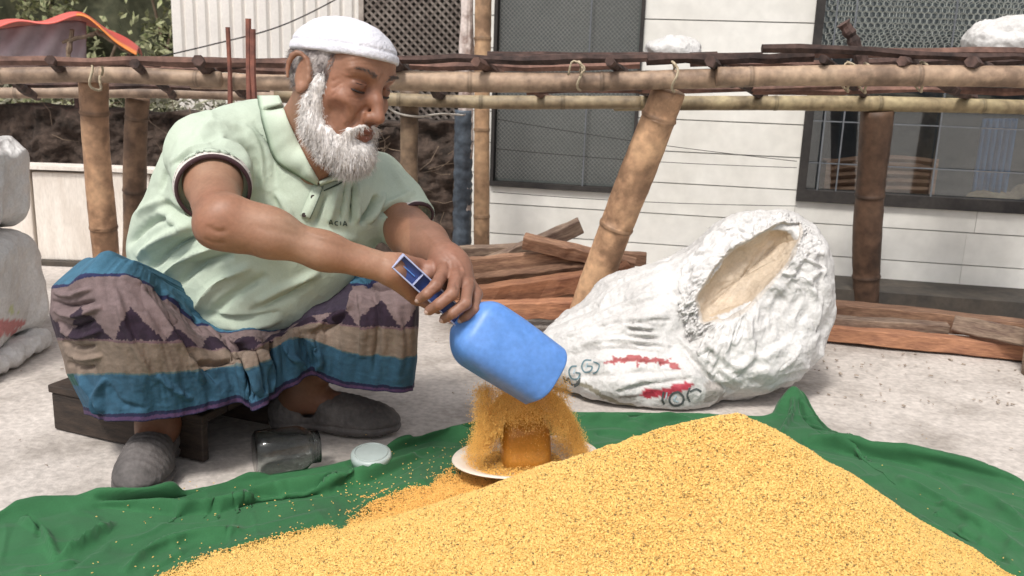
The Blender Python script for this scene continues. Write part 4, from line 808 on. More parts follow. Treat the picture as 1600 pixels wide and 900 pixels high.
# a single kernel lying on the heap is the source of all the others
x = rng.uniform(-.75, .98, 900000); y = rng.uniform(.85, 1.95, 900000); z = heap_z(x, y); p = np.stack([x, y, z - .005], 1); px, py = proj(p)
ok = (z > .006) & (px > -40) & (px < 1640) & (py < 960) & (py > 560)
thin = np.clip((z - .004) / .012, 0.05, 1); ok &= rng.rand(len(x)) < thin
p = p[ok]; p[:, 2] = np.maximum(p[:, 2], .010) + rng.uniform(0, .0016, len(p)); p = p[:360000]; n = len(p); rot = np.stack([rng.uniform(0, 6.3, n), rng.randn(n) * .45, rng.uniform(0, 6.3, n)], 1)
kb = kobj('grain_kernel', m_gi, .0040, .00105, G(470, 812, .012)); tag(kb, 'single golden kernel lying by itself at the left edge of the grain heap', 'kernel')
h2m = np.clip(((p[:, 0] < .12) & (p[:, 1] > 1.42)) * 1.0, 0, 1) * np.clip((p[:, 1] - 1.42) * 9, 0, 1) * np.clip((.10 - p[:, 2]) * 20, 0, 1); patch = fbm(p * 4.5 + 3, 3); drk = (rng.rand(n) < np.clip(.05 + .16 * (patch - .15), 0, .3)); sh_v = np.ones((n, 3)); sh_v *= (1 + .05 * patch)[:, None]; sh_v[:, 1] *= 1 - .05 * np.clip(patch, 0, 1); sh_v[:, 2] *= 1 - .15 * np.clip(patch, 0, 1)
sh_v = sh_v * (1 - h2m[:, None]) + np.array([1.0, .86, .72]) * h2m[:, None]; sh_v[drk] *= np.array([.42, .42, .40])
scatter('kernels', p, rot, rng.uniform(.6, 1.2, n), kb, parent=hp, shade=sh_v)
# stray kernels on the cloth round the heap
e = rng.randn(9000, 2); x = rng.uniform(-.8, 1.3, 26000); y = rng.uniform(1.2, 2.0, 26000); z = heap_z(x, y) - .010; ok = (z < 0.0) & (z > -.10) & (rng.rand(26000) < np.exp(z * 90) * .5); p = np.stack([x, y, z * 0 + .0135], 1)[ok]; n = len(p)
scatter('stray_grain', p, np.stack([rng.uniform(0, 6, n), rng.randn(n) * .2, rng.uniform(0, 6.3, n)], 1), rng.uniform(.7, 1.1, n), kb, 'stray kernels sprinkled on the green cloth round the heap', 'grain', base=(.3, 1.23, 0))

# ============================================================ PLATE, JAR, FALLING GRAIN
m_plate = material('cream_plastic_plate', (.80, .72, .62), (.74, .64, .54), scale=5, rough=.35, bump=.03, fine=.04, sss=.05)
m_jarfill = material('amber_packed_grain', (.80, .40, .07), (.68, .31, .05), scale=10, rough=.5, bump=.15, bscale=260, fine=.10)
m_clear = material('clear_plastic', (.90, .93, .93), rough=.06, bump=.12, bscale=24, trans=1.0, fine=0, ior=1.3)
m_amber = material('clear_amber_plastic', (.99, .90, .74), rough=.08, bump=.05, bscale=20, trans=1.0, fine=0, ior=1.25)
def lathe(prof, seg, sq=0.0, R=None, c=(0, 0, 0)):
    V = []; n = len(prof)
    for r, z in prof:
        for k in range(seg):
            a = 2 * math.pi * k / seg; ca, sa = math.cos(a), math.sin(a); m_ = (abs(ca) ** 4 + abs(sa) ** 4) ** -.25; f = (1 - sq) + sq * min(m_, 1.25) if r > 0 else 0
            V.append((r * ca * f, r * sa * f, z))
    Fs = [(i * seg + k, i * seg + (k + 1) % seg, (i + 1) * seg + (k + 1) % seg, (i + 1) * seg + k) for i in range(n - 1) for k in range(seg)]
    V = np.array(V); V = V @ np.array(R).T if R is not None else V; return V + np.array(c), Fs
PC = P(822, 713, 1.70); tilt = _rx(math.radians(4)) @ np.array([[math.cos(-.05), 0, math.sin(.05) * 1], [0, 1, 0], [math.sin(-.05), 0, math.cos(.05)]])
tz = math.radians(-4.5); Ry = np.array([[math.cos(tz), 0, math.sin(tz)], [0, 1, 0], [-math.sin(tz), 0, math.cos(tz)]]); Rt = Ry @ _rx(math.radians(-7))
v, f = lathe([(0, .000), (.085, .000), (.10, .006), (.122, .016), (.143, .021), (.1455, .0225), (.144, .0245), (.121, .0195), (.098, .010), (.083, .0045), (0, .0045)], 64, 0, Rt, PC - [0, 0, .022])
pt = mk('plate', v, f, m_plate, None, origin=PC - [0, 0, .022]); tag(pt, 'cream plastic plate under the filling jar at the edge of the grain', 'plate')
JC = PC + np.array([0.0, .0, -.015]); az = .12; Rj = Rt @ _rz(az)
jar = empty('filled_jar', JC, 'square amber jar being filled with grain, standing on the plate', 'jar')
v, f = lathe([(0, .0), (.044, .0), (.050, .005), (.0500, .020), (.0490, .062), (.046, .078), (.040, .088), (.037, .092), (.037, .097), (.0395, .0985), (.0395, .1015), (.037, .103), (.037, .106), (.0395, .1075), (.0395, .1105), (.037, .113)], 48, .85, Rj, JC); mk('jar_wall', v, f, m_amber, jar)
v, f = lathe([(0, .003), (.042, .003), (.048, .007), (.0478, .020), (.0468, .062), (.0440, .076), (.038, .087), (.0352, .092), (.035, .108), (.02, .116), (0, .120)], 48, .85, Rj, JC); mk('packed_grain', v, f, m_jarfill, jar)
# the cascade: kernels overflowing the jar like a bell
n = 95000; th = rng.uniform(0, 2 * math.pi, n); t = rng.rand(n) ** .8; zt_ = .135; rr = .030 + .086 * t ** .62 * (1 + .10 * rng.randn(n) * 1) ; zz = zt_ * (1 - t ** 1.25); inn = rng.rand(n) < .15; fr__ = (np.abs(np.angle(np.exp(1j * (th + math.pi / 2)))) < .95) & (rng.rand(n) < .88); rr = np.where(inn, rr * rng.uniform(.6, 1, n), rr)
p = JC + np.stack([rr * np.cos(th) * 1.0 + .004, rr * np.sin(th) * .8, zz + .010 + rng.randn(n) * .003], 1); p[fr__, 2] = -5.0
kf = kobj('grain_kernel', m_gj, .0044, .0009, G(600, 770, .030)); tag(kf, 'single darker orange kernel lying on the low spread of grain left of the plate', 'kernel')
rot = np.stack([rng.uniform(0, 6, n), 1.1 + rng.randn(n) * .35, th + math.pi], 1)
n2 = 26000; a0 = P(775, 598, 1.66); b0 = P(885, 598, 1.66); u = rng.rand(n2); q = a0 + (b0 - a0) * u[:, None] + rng.randn(n2, 3) * [.006, .022, .004]; h = rng.rand(n2); tgt = JC + [0.01, 0, .12]; hb_ = h[:, None]; q = q * (1 - hb_) + (tgt * [1, 1, 0] + (q - tgt) * [1.12, 1.3, 0] + [0, 0, JC[2] + .085]) * hb_ + rng.randn(n2, 3) * .004
n3 = 13000; th3 = rng.uniform(2.7, 4.3, n3); q3 = P(752, 640, 1.66) + np.stack([rng.randn(n3) * .010 + .005, rng.randn(n3) * .02, rng.uniform(-.085, .045, n3)], 1)
p = np.vstack([p, q, q3]); rot = np.vstack([rot, np.stack([rng.uniform(0, 6, n2), 1.4 + rng.randn(n2) * .2, rng.uniform(0, 6, n2)], 1), np.stack([rng.uniform(0, 6, n3), 1.4 + rng.randn(n3) * .2, rng.uniform(0, 6, n3)], 1)])
kp_ = (p[:, 2] > -1) & ~((p[:, 1] < JC[1] - .012) & (np.abs(p[:, 0] - JC[0]) < .046) & (p[:, 2] < JC[2] + .112) & (rng.rand(len(p)) < .94)); p = p[kp_]; rot = rot[kp_]
scatter('falling_grain', p, rot, rng.uniform(.28, .62, len(p)), kf, 'curtain of orange grain pouring from the blue scoop and spilling over the jar', 'falling grain', base=JC)
# grain lying on the plate
n = 9000; r = .115 * np.sqrt(rng.rand(n)); th = rng.uniform(0, 6.283, n); ok = (np.cos(th - 2.9) > -.2) | (r < .07); r, th = r[ok], th[ok]; n = len(r); loc = np.stack([r * np.cos(th), r * np.sin(th), .008 + .014 * np.exp(-(r / .08) ** 2) * rng.rand(n) + (r > .1) * (r - .1) * .5], 1) @ Rt.T + (PC - [0, 0, .022])
scatter('spilled_grain', loc, np.stack([rng.uniform(0, 6, n), rng.randn(n) * .4, rng.uniform(0, 6, n)], 1), rng.uniform(.7, 1.1, n), kf, 'orange grain caught on the plate round the jar', 'grain', base=PC)

# empty clear jar lying on its side, and its lid
JG = G(455, 738); ax = unit(G(545, 722) - G(400, 742)); Rl = np.stack([np.cross(ax, [0, 0, 1.]) * -1, np.array([0, 0, 1.]), ax], 1)
if np.linalg.det(Rl) < 0: Rl[:, 0] *= -1
c0 = G(398, 744) + [0, 0, .046]
cj = empty('clear_jar', JG, 'empty clear plastic jar lying on its side by the mans feet', 'jar')
v, f = lathe([(.0, .002), (.036, .0), (.043, .006), (.044, .03), (.0435, .088), (.040, .098), (.033, .106), (.031, .110), (.031, .126), (.0295, .126), (.0295, .110), (.032, .104), (.038, .096), (.0418, .086), (.0423, .03), (.041, .008), (.034, .0025), (0, .004)], 40, .5, Rl, c0); mk('jar_wall', v, f, m_clear, cj)
for zc in (.113, .118, .123):
    pts = [c0 + Rl @ np.array([.0318 * math.cos(a), .0318 * math.sin(a), zc]) for a in np.linspace(0, 2 * math.pi, 33)]; v, f = tube(pts, .0011, 6); mk('thread', v, f, m_clear, cj)
m_lid = material('frosted_white_plastic', (.47, .54, .52), rough=.35, bump=.03, fine=.02, trans=.15)
LC = G(580, 716, .024); v, f = lathe([(0, .012), (.030, .012), (.036, .012), (.0395, .010), (.041, .006), (.041, -.008), (.0385, -.008), (.0385, .004), (0, .006)], 48, 0, _rx(math.radians(9)), LC + [0, 0, .002]); ld = empty('jar_lid', LC, 'round frosted white jar lid lying on the green cloth', 'lid'); mk('lid_top', v, f, m_lid, ld)
pts = [LC + [0, 0, .002] + _rx(math.radians(9)) @ np.array([.033 * math.cos(a), .033 * math.sin(a), .0125]) for a in np.linspace(0, 2 * math.pi, 41)]; v, f = tube(pts, .0014, 6); mk('raised_ring', v, f, m_lid, ld)

# ============================================================ LOW WOODEN STOOL UNDER THE MAN
m_stool = material('dark_oily_wood', (.05, .034, .025), (.02, .014, .011), scale=6, stretch=(3, 3, 16), rough=.7, bump=.4, bscale=40)
a = G(85, 670); b_ = G(195, 695); d = unit(b_ - a); nb = np.array([-d[1], d[0], 0]); L = .40; st = empty('low_stool', a, 'low dark wooden plank stool under the squatting man', 'stool'); Rs = np.stack([d, nb, np.array([0, 0, 1.])], 1); H = .083
def sb(name, s0, s1, t0, t1, z0, z1): v, f = boxv(a + d * (s0 + s1) / 2 + nb * (t0 + t1) / 2 + [0, 0, (z0 + z1) / 2], (s1 - s0, t1 - t0, z1 - z0), Rs); o = mk(name, v, f, m_stool, st, False); bv = o.modifiers.new('b', 'BEVEL'); bv.width = .003; bv.segments = 2
sb('front_board', 0, L, 0, .018, 0, H); sb('back_board', 0, L, .22, .238, 0, H)
for k in range(3): sb('seat_board', -.005, L + .005, -.004 + k * .082, .074 + k * .082, H + .001, H + .019)
# ============================================================ THE MAN
man = empty('person', G(330, 700), 'white bearded man in white cap and mint polo shirt squatting and tilting a blue scoop', 'person')
m_skin = material('brown_skin', (.335, .188, .122), (.24, .125, .076), scale=9, rough=.50, bump=.28, bscale=160, fine=.07, tint=True, sss=.06, bdist=.0012, c3=(.295, .153, .096))
m_shirt = material('mint_pique_cotton', (.47, .54, .44), (.42, .485, .395), scale=5, rough=.9, bump=.22, bscale=420, fine=.05, tint=True, bdist=.001, crum=.0045, crums=9)
m_lungi = material('striped_wrap_cotton', (1, 1, 1), (.84, .84, .84), scale=9, rough=.9, bump=.25, bscale=420, fine=.10, tint=True, bdist=.001, crum=.0030, crums=16)
m_capm = material('white_knit_cap', (.66, .65, .70), (.57, .57, .62), scale=14, rough=.95, bump=.7, bscale=130, fine=.08, bdist=.004)
m_beard = material('white_beard_hair', (.84, .81, .79), (.62, .58, .55), scale=26, rough=.7, bump=.5, bscale=160, fine=.2, bdist=.003)
m_gray = material('grey_hair', (.40, .36, .34), (.10, .08, .08), scale=40, rough=.7, bump=.3, bscale=160, fine=.2)
m_brow = material('dark_grey_brow_hair', (.22, .18, .165), (.10, .08, .07), rough=.7, bump=0)
m_shoe = material('dusty_grey_shoe', (.145, .13, .125), (.075, .067, .065), scale=14, rough=.75, bump=.5, bscale=120, fine=.15)
m_lash = material('eyelid_line', (.02, .012, .01), rough=.6, bump=0)

# head frame: x forward, y to his left, z up
HY = 1.76; HO = P(532, 126, HY)
yaw = math.radians(53); pit = math.radians(16); rl = math.radians(-9)
f0 = np.array([math.sin(yaw), -math.cos(yaw), 0]); l0 = np.cross([0, 0, 1.], f0)          # his left
fw = f0 * math.cos(pit) - np.array([0, 0, 1.]) * math.sin(pit); up = np.cross(fw, l0)
l1 = l0 * math.cos(rl) + up * math.sin(rl); up = np.cross(fw, l1); HR = np.stack([fw, l1, up], 1)
HS = 1.01
def H(x, y, z): return HO + HR @ (np.array([x, y, z]) * HS)
def head_local(V): return ((V - HO) @ HR) / HS

h = .003
B_ = SDF((-1.02, 1.30, -.02), (-.02, 2.22, .93), h)
k = .02
sc = lambda t: tuple(a * HS for a in t)
# cranium, face, jaw
B_.ell(H(-.012, 0, .022), sc((.099, .077, .080)), HR, .01); B_.ell(H(.030, 0, -.030), sc((.064, .062, .088)), HR, .03); B_.ell(H(.052, 0, -.088), sc((.036, .042, .032)), HR, .03)
B_.ell(H(.055, 0, .055), sc((.036, .058, .040)), HR, .02)
for s_ in (-1, 1):
    B_.cone(H(.084, s_ * .012, .034), H(.071, s_ * .050, .037), .0085, .007, .016)      # brow ridge
    B_.ell(H(.062, s_ * .043, -.022), sc((.024, .021, .018)), HR, .02)                   # cheekbone
    B_.ell(H(.058, s_ * .030, -.045), sc((.030, .026, .026)), HR, .02)
    B_.ell(H(.096, s_ * .032, .012), sc((.018, .019, .0135)), HR, .012, True)            # eye socket
    B_.ell(H(.0740, s_ * .032, .010), sc((.0150, .0180, .0130)), HR, .004)              # lidded eye
    B_.cone(H(.0895, s_ * .022, .0175), H(.0785, s_ * .047, .0155), .0022, .002, .003)    # upper lid fold
    B_.cone(H(.0875, s_ * .022, -.0035), H(.079, s_ * .045, -.0025), .002, .0018, .005)   # lower lid bag
    B_.ell(H(.104, s_ * .0125, -.036), sc((.012, .0092, .0098)), HR, .006)               # nostril wings
    B_.ell(H(.106, s_ * .007, -.0455), sc((.005, .0035, .004)), HR, .003, True)
B_.cone(H(.084, 0, .026), H(.102, 0, -.006), .0080, .0105, .012); B_.cone(H(.102, 0, -.006), H(.118, 0, -.031), .0100, .0112, .008)
B_.ell(H(.078, 0, -.062), sc((.024, .030, .018)), HR, .014)
B_.cone(H(.100, -.017, -.0635), H(.1035, 0, -.0605), .0045, .006, .005); B_.cone(H(.1035, 0, -.0605), H(.100, .017, -.0635), .006, .0045, .005)
B_.cone(H(.097, -.016, -.0745), H(.101, 0, -.0755), .0045, .0068, .005); B_.cone(H(.101, 0, -.0755), H(.097, .016, -.0745), .0068, .0045, .005)
B_.cone(H(.110, -.022, -.0685), H(.110, .022, -.0685), .0035, .0035, .003, True)
for s_ in (-1, 1): B_.ell(H(.070, s_ * .058, -.052), sc((.020, .012, .022)), HR, .02, True)
for s_ in (-1, 1):     # nasolabial fold, smile line
    B_.cone(H(.100, s_ * .021, -.036), H(.086, s_ * .034, -.062), .003, .003, .007, True)
# ears
for s_ in (-1, 1):
    c = H(-.015, s_ * .079, -.004)
    def EP(a, r1=.019, r2=.032, o=0.): return c + HR @ np.array([r1 * math.cos(a) - .25 * r2 * math.sin(a) * 1, s_ * (.010 + o - .009 * math.cos(a)), r2 * math.sin(a)]) * HS
    B_.ell(c, sc((.016, .008, .029)), HR, .008)
    B_.chain([EP(a) for a in np.linspace(-1.0, 3.6, 12)], [.0042 + .001 * math.sin(i) for i in range(12)], .004)
    B_.ell(H(-.006, s_ * .084, -.030), sc((.009, .006, .011)), HR, .006)
    B_.ell(H(-.013, s_ * .093, -.002), sc((.009, .008, .015)), HR, .004, True)
# neck and slim trunk (hidden by the clothes but all one body)
NB = P(462, 222, 1.87)
B_.cone(H(-.030, 0, -.045), NB, .052, .052, .03); B_.cone(H(.015, 0, -.080), P(490, 266, 1.80), .036, .030, .04)
B_.cone(NB, P(400, 330, 1.93), .055, .09, .04); B_.cone(P(400, 330, 1.92), P(330, 480, 2.0), .09, .09, .05)
SR, ER, WR = P(325, 240, 1.80), P(342, 348, 1.53), P(612, 421, 1.585)
SL, EL, WL = P(592, 285, 1.97), P(640, 365, 1.84), P(692, 400, 1.665)
B_.cone(P(400, 250, 1.90), SR, .05, .05, .04); B_.cone(P(450, 270, 1.92), SL, .045, .045, .04)
# right arm
B_.chain([SR, SR * .5 + ER * .5 + [0, 0, .004], ER], [.049, .048, .037], .02)
f1 = ER * .72 + WR * .28; f2 = ER * .4 + WR * .6
B_.chain([ER, f1 + [0, 0, .004], f2, WR], [.036, .037, .030, .0255], .025); B_.cone(ER + [-.006, 0, -.012], ER + [.03, 0, -.022], .028, .026, .02)
B_.cone(ER + [.02, 0, .018], f1 + [.01, 0, .010], .028, .027, .03)
# left arm
B_.chain([SL, EL], [.046, .043], .02); B_.chain([EL, EL * .5 + WL * .5, WL], [.047, .042, .030], .02)
# left hand (the one seen), fingers closed over the handle
kn = [P(694, 424, 1.612), P(713, 433, 1.603), P(730, 446, 1.603), P(744, 461, 1.612)]
pip = [P(681, 446, 1.553), P(706, 459, 1.541), P(727, 474, 1.548), P(741, 484, 1.572)]
dip = [P(667, 459, 1.540), P(686, 475, 1.530), P(708, 489, 1.538), P(730, 493, 1.562)]
tip = [P(656, 467, 1.551), P(671, 485, 1.545), P(694, 498, 1.552), P(722, 499, 1.572)]
for i, kp in enumerate(kn): B_.cone(WL + (kp - WL) * .10, kp + np.array([0, .008, 0]), .024, .0125, .012)
B_.ell((kn[1] + kn[2]) / 2 * .5 + WL * .5 + [0, .012, 0], (.034, .03, .034), None, .02)
fr = [.0108, .0112, .0108, .0092]
for a, b_, c, d, r in zip(kn, pip, dip, tip, fr):
    B_.cone(a, b_, r * 1.12, r, .005); B_.cone(b_, c, r, r * .92, .002); B_.cone(c, d, r * .92, r * .80, .002); B_.ell(b_, (r * 1.08,) * 3, None, .002)
    B_.ell(a + [0, -.004, .002], (r * 1.12,) * 3, None, .006)
B_.chain([WL + [-.004, .006, -.012], P(683, 424, 1.65), P(668, 430, 1.625), P(652, 438, 1.612)], [.018, .0155, .012, .0095], .008)   # thumb, on the far side of the handle
# right hand, under and behind the handle
kr = [P(668, 440, 1.655), P(664, 450, 1.642), P(658, 460, 1.630), P(650, 466, 1.618)]
for i, kp in enumerate(kr): B_.cone(WR, kp, .025, .0135, .010)
for i, (kp, r) in enumerate(zip(kr, [.0105, .011, .0105, .009])):
    a = kp; b_ = a + np.array([.030, .000, -.010 - .002 * i]); c = b_ + np.array([.012, -.020, .002]); d = c + np.array([-.006, -.016, .010])
    B_.chain([a, b_, c, d], [r * 1.1, r, r * .9, r * .8], .003)
B_.chain([WR + [.012, .014, .010], P(655, 416, 1.635), P(672, 420, 1.63), P(684, 428, 1.625)], [.018, .014, .0115, .009], .006)
# legs
KR, AR = P(168, 468, 1.73), np.array([-.700, 1.735, .075]); KL, AL = P(598, 492, 1.86), np.array([-.455, 1.925, .085])
HP = P(310, 545, 2.05); B_.cone(P(330, 480, 2.0), HP, .09, .09, .04); B_.cone(HP + [-.04, 0, 0], KR, .065, .042, .04); B_.cone(HP + [.04, 0, 0], KL, .06, .040, .04)
B_.chain([KR, KR * .6 + AR * .4, AR + [0, 0, .03], AR], [.040, .045, .034, .034], .02); B_.chain([KL, KL * .6 + AL * .4, AL + [0, 0, .03], AL], [.040, .048, .036, .036], .02)
fr_ = unit(np.array([.10, -1, 0])); fl_ = unit(np.array([1, -.02, 0]))
for A_, fd, ff in ((AR, fr_, .155), (AL, fl_, .19)):
    B_.cone(A_, A_ * [1, 1, 0] + fd * ff * .5 + [0, 0, .045], .036, .030, .03); B_.cone(A_ * [1, 1, 0] + fd * ff * .5 + [0, 0, .042], A_ * [1, 1, 0] + fd * ff + [0, 0, .028], .030, .024, .03); B_.cone(A_, A_ * [1, 1, 0] - fd * .04 + [0, 0, .035], .034, .030, .02)
V, Q = B_.mesh(1); del B_
# keep only the connected body (no floating bits)
hl = head_local(V); C_ = np.ones((len(V), 3))
def tintg(c, r, col, w=1.0):
    d = (((hl - np.array(c)) / np.array(r)) ** 2).sum(1); g = np.clip(1.3 - d, 0, 1) * w; C_[:] = C_ * (1 - g[:, None]) + np.array(col) * g[:, None]
isH = (np.abs(hl) < .16).all(1)
tintg((.104, 0, -.062), (.012, .021, .0055), (.50, .36, .42)); tintg((.102, 0, -.075), (.012, .020, .0065), (.60, .44, .50)); tintg((.106, 0, -.0685), (.012, .020, .0014), (.25, .16, .16))
for s_ in (-1, 1): tintg((.085, s_ * .032, .008), (.020, .023, .018), (.60, .52, .50), .85); tintg((.06, s_ * .044, -.025), (.03, .02, .015), (1.10, 1.0, .97), .6)  # eye-socket shade painted into the skin colour, then cheek tone
tintg((.09, 0, .07), (.05, .06, .03), (1.06, 1.03, 1.0), .5)
px, py = proj(V); nz = fbm(V * 22, 3); C_ *= (1 + .07 * nz)[:, None]; n5 = fbm(V * 11 + 5, 3); C_ *= np.stack([1 + .04 * n5, 1 - .06 * n5, 1 - .08 * n5], 1); C_[isH] *= np.array([.90, .84, .82])
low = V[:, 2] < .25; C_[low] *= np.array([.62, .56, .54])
hand = (V[:, 0] > -.25) & (V[:, 2] > .3) & (V[:, 2] < .6) & (px > 640); C_[hand] *= np.array([.86, .84, .90])
V = folds(V, Q, [([(300, 375), (330, 392), (352, 398)], 4, -.003), ([(322, 352), (338, 362), (356, 360)], 4, -.0025), ([(390, 352), (480, 372), (590, 402)], 7, -.0022), ([(410, 335), (500, 356), (590, 384)], 5, .0016),
     ([(694, 428), (700, 445), (690, 458)], 2, -.002), ([(712, 440), (716, 455)], 2, -.0018), ([(700, 405), (702, 422)], 2.5, -.0022), ([(718, 415), (722, 432)], 2.5, -.0018), ([(735, 430), (738, 446)], 2.5, -.0015), ([(690, 392), (702, 408), (708, 426)], 1.8, .0014), ([(706, 396), (720, 412), (728, 436)], 1.8, .0014), ([(655, 352), (672, 372), (690, 388)], 2.2, .0012), ([(430, 338), (480, 362), (540, 384)], 2.4, .0014), ([(500, 372), (540, 372), (585, 392)], 2.0, .0012), ([(672, 450), (680, 455)], 1.4, -.0016), ([(696, 462), (704, 468)], 1.4, -.0016), ([(718, 478), (726, 482)], 1.4, -.0016), ([(318, 372), (335, 380), (352, 380)], 2.5, -.002), ([(560, 388), (590, 400), (612, 408)], 3, .0016),
     ([(540, 112), (565, 108), (592, 114)], 1.6, -.0012), ([(530, 105), (560, 100), (600, 106)], 1.6, -.001), ([(535, 128), (528, 133), (518, 140)], 1.5, -.0020), ([(534, 134), (526, 141), (518, 152)], 1.5, -.0020), ([(534, 124), (526, 124), (516, 128)], 1.5, -.0016), ([(543, 150), (558, 154), (574, 150)], 1.8, -.0020), ([(546, 157), (558, 160), (570, 157)], 1.8, -.0012), ([(592, 128), (596, 122), (597, 115)], 1.5, -.0018), ([(575, 165), (560, 178), (548, 198)], 2.2, -.003), ([(540, 98), (570, 93), (600, 99)], 1.6, -.0016), ([(530, 112), (545, 118), (556, 117)], 2, .0012), ([(520, 165), (516, 185), (522, 200)], 4, -.002), ([(540, 160), (535, 175), (538, 190)], 3, -.0012)])
mk('body', V, Q, m_skin, man, True, C_)
# nails
bod = bvh_of(V, Q)
m_nail = material('finger_nail', (.52, .36, .30), rough=.3, bump=0)
for t_, d_, r in zip(tip, dip, fr):
    ax = unit(t_ - d_); c = t_ + ax * .001; view = unit(CAMP - c); n_ = unit(view - ax * (view @ ax)); n_ = unit(n_ + np.array([-.3, 0, -.3])); n_ = unit(n_ - ax * (n_ @ ax)); sd = np.cross(ax, n_); G_ = []
    for i in range(5):
        for j in range(5): u, w_ = (i - 2) / 2, (j - 2) / 2; G_.append(c + ax * (u * .0052) + sd * (w_ * .0045 * (1 - .2 * u * u)) + n_ * (r * .80 + .0006 - .0022 * w_ * w_ - .001 * u * u))
    mk('nail', G_, grid_faces(5, 5), m_nail, man)
# lashes: the dark line where each lowered lid meets the cheek
for s_ in (-1, 1):
    pts = [H(.0735 + .0150 * math.sqrt(max(0, 1 - (y / .0185) ** 2 - .10)), s_ * (.032 + y), +.0035 - .0018 * (1 - (y / .017) ** 2)) for y in np.linspace(-.0165, .0165, 12)]
    v, f = tube(pts, [.0008] + [.0021] * 10 + [.0008], 6); mk('eyelash_line', v, f, m_lash, man)
    pts = [H(.0745 + .0146 * math.sqrt(max(0, 1 - (y / .0185) ** 2 - .25)), s_ * (.032 + y), .0155) for y in np.linspace(-.014, .015, 12)]
    v, f = tube(pts, [.0004] + [.0008] * 10 + [.0004], 6); mk('lid_crease', v, f, m_lash, man)
# brows
def on_head(x, y, z, out=.0):
    o = H(x, y, z); c = H(0, 0, z * .6); d = unit(o - c); r = bod.ray_cast(Vector(c + d * .25), Vector(-d)); return (np.array(r[0]) + d * out, np.array(r[1])) if r[0] is not None else (o, d)
rt = []; dr = []
for s_ in (-1, 1):
    for i in range(120):
        u = rng.rand(); y = .010 + .042 * u; z = .032 + .008 * math.sin(u * 2.2) + rng.randn() * .0022 * (1.2 - u); p, n_ = on_head(.08, s_ * y, z); rt.append(p); dr.append(unit(HR @ np.array([.05, s_ * .8, .25]) + n_ * .25))
v, q = strands(np.array(rt), np.array(dr), .0085, .00042, 2, .15); mk('eyebrow', v, q, m_brow, man, False)

# beard
S = SDF(HO - .26, HO + .26, .003)
for s_ in (-1, 1):
    S.chain([H(.022, s_ * .064, .022), H(.022, s_ * .064, -.010), H(.014, s_ * .060, -.045), H(.022, s_ * .053, -.082), H(.052, s_ * .034, -.104), H(.078, s_ * .014, -.110)], [.006, .0115, .017, .021, .026, .026], .02)
    S.chain([H(.104, s_ * .006, -.0525), H(.098, s_ * .020, -.057), H(.088, s_ * .030, -.072), H(.078, s_ * .030, -.095)], [.003, .0045, .0065, .014], .006)
S.ell(H(.083, 0, -.105), sc((.024, .030, .022)), HR, .02); S.ell(H(.082, 0, -.112), sc((.029, .034, .030)), HR, .025); S.cone(H(.082, 0, -.115), H(.078, -.002, -.132), .022, .012, .02)
S.ell(H(.102, 0, -.071), sc((.02, .021, .0145)), HR, .004, True)
v, q = S.mesh(1); bl = ((v - HO) @ HR) / HS; N_ = vnormals(v, q); nn = fbm(bl * np.array([95, 95, 26]) + 4, 3, .6); v = v + N_ * (nn * .0032)[:, None]
bd = mk('beard', v, q, m_beard, man)
sel = rng.choice(len(v), 11000); sel = sel[(N_[sel] @ HR[:, 0] > -.75)]; n = len(sel); dn = HR @ np.array([.25, 0, -1.])
d_ = N_[sel] * .55 + dn * 1.0 + rng.randn(n, 3) * .26; d_ /= np.linalg.norm(d_, axis=1, keepdims=True)
lz = bl[sel, 2]; ln = np.interp(-lz, [-.02, .03, .08, .16], [.005, .008, .011, .016]) * rng.uniform(.5, 1.6, n)
vv, qq = strands(v[sel], d_, ln, .00055, 3, .16); tag(mk('beard_hair', vv, qq, m_beard, bd, False), kind='stuff')
# hair below the cap
def capz(x): return .043 + .24 * x
S = SDF(HO - .2, HO + .2, .003); S.ell(H(-.014, 0, .020), sc((.1015, .0805, .086)), HR, .01); S.plane(H(0, 0, capz(0) + .006), HR @ unit([-.24, 0, 1]), HO - .2, HO + .2)
S.ell(H(.085, 0, .0), sc((.062, .2, .12)), HR, .006, True)
for s_ in (-1, 1): S.ell(H(-.012, s_ * .085, -.010), sc((.021, .024, .032)), HR, .006, True)
S.plane(H(0, 0, -.062), HR @ unit([.25, 0, -1]), HO - .25, HO + .25)
v, q = S.mesh(1); N_ = vnormals(v, q); v = v + N_ * (fbm(v * 120, 3) * .0022)[:, None]; hr_ = mk('hair', v, q, m_gray, man); sel = rng.choice(len(v), 3800); n = len(sel)
d_ = N_[sel] * .35 + (HR @ np.array([-.35, 0, -1.])) + rng.randn(n, 3) * .2; d_ /= np.linalg.norm(d_, axis=1, keepdims=True); vv, qq = strands(v[sel], d_, rng.uniform(.006, .014, n), .0005, 2, .2); tag(mk('hair_strand', vv, qq, m_gray, hr_, False), kind='stuff')
rt = []; dr = []
for s_ in (-1, 1):
    for i in range(420): x = rng.uniform(.016, .040); z = rng.uniform(-.02, .055); p, n_ = on_head(x, s_ * .07, z); rt.append(p); dr.append(unit(HR @ np.array([-.2 + rng.randn() * .2, 0, -1]) + n_ * .3))
v, q = strands(np.array(rt), np.array(dr), .010, .0005, 2, .2); tag(mk('sideburn', v, q, m_gray, man, False), kind='stuff')
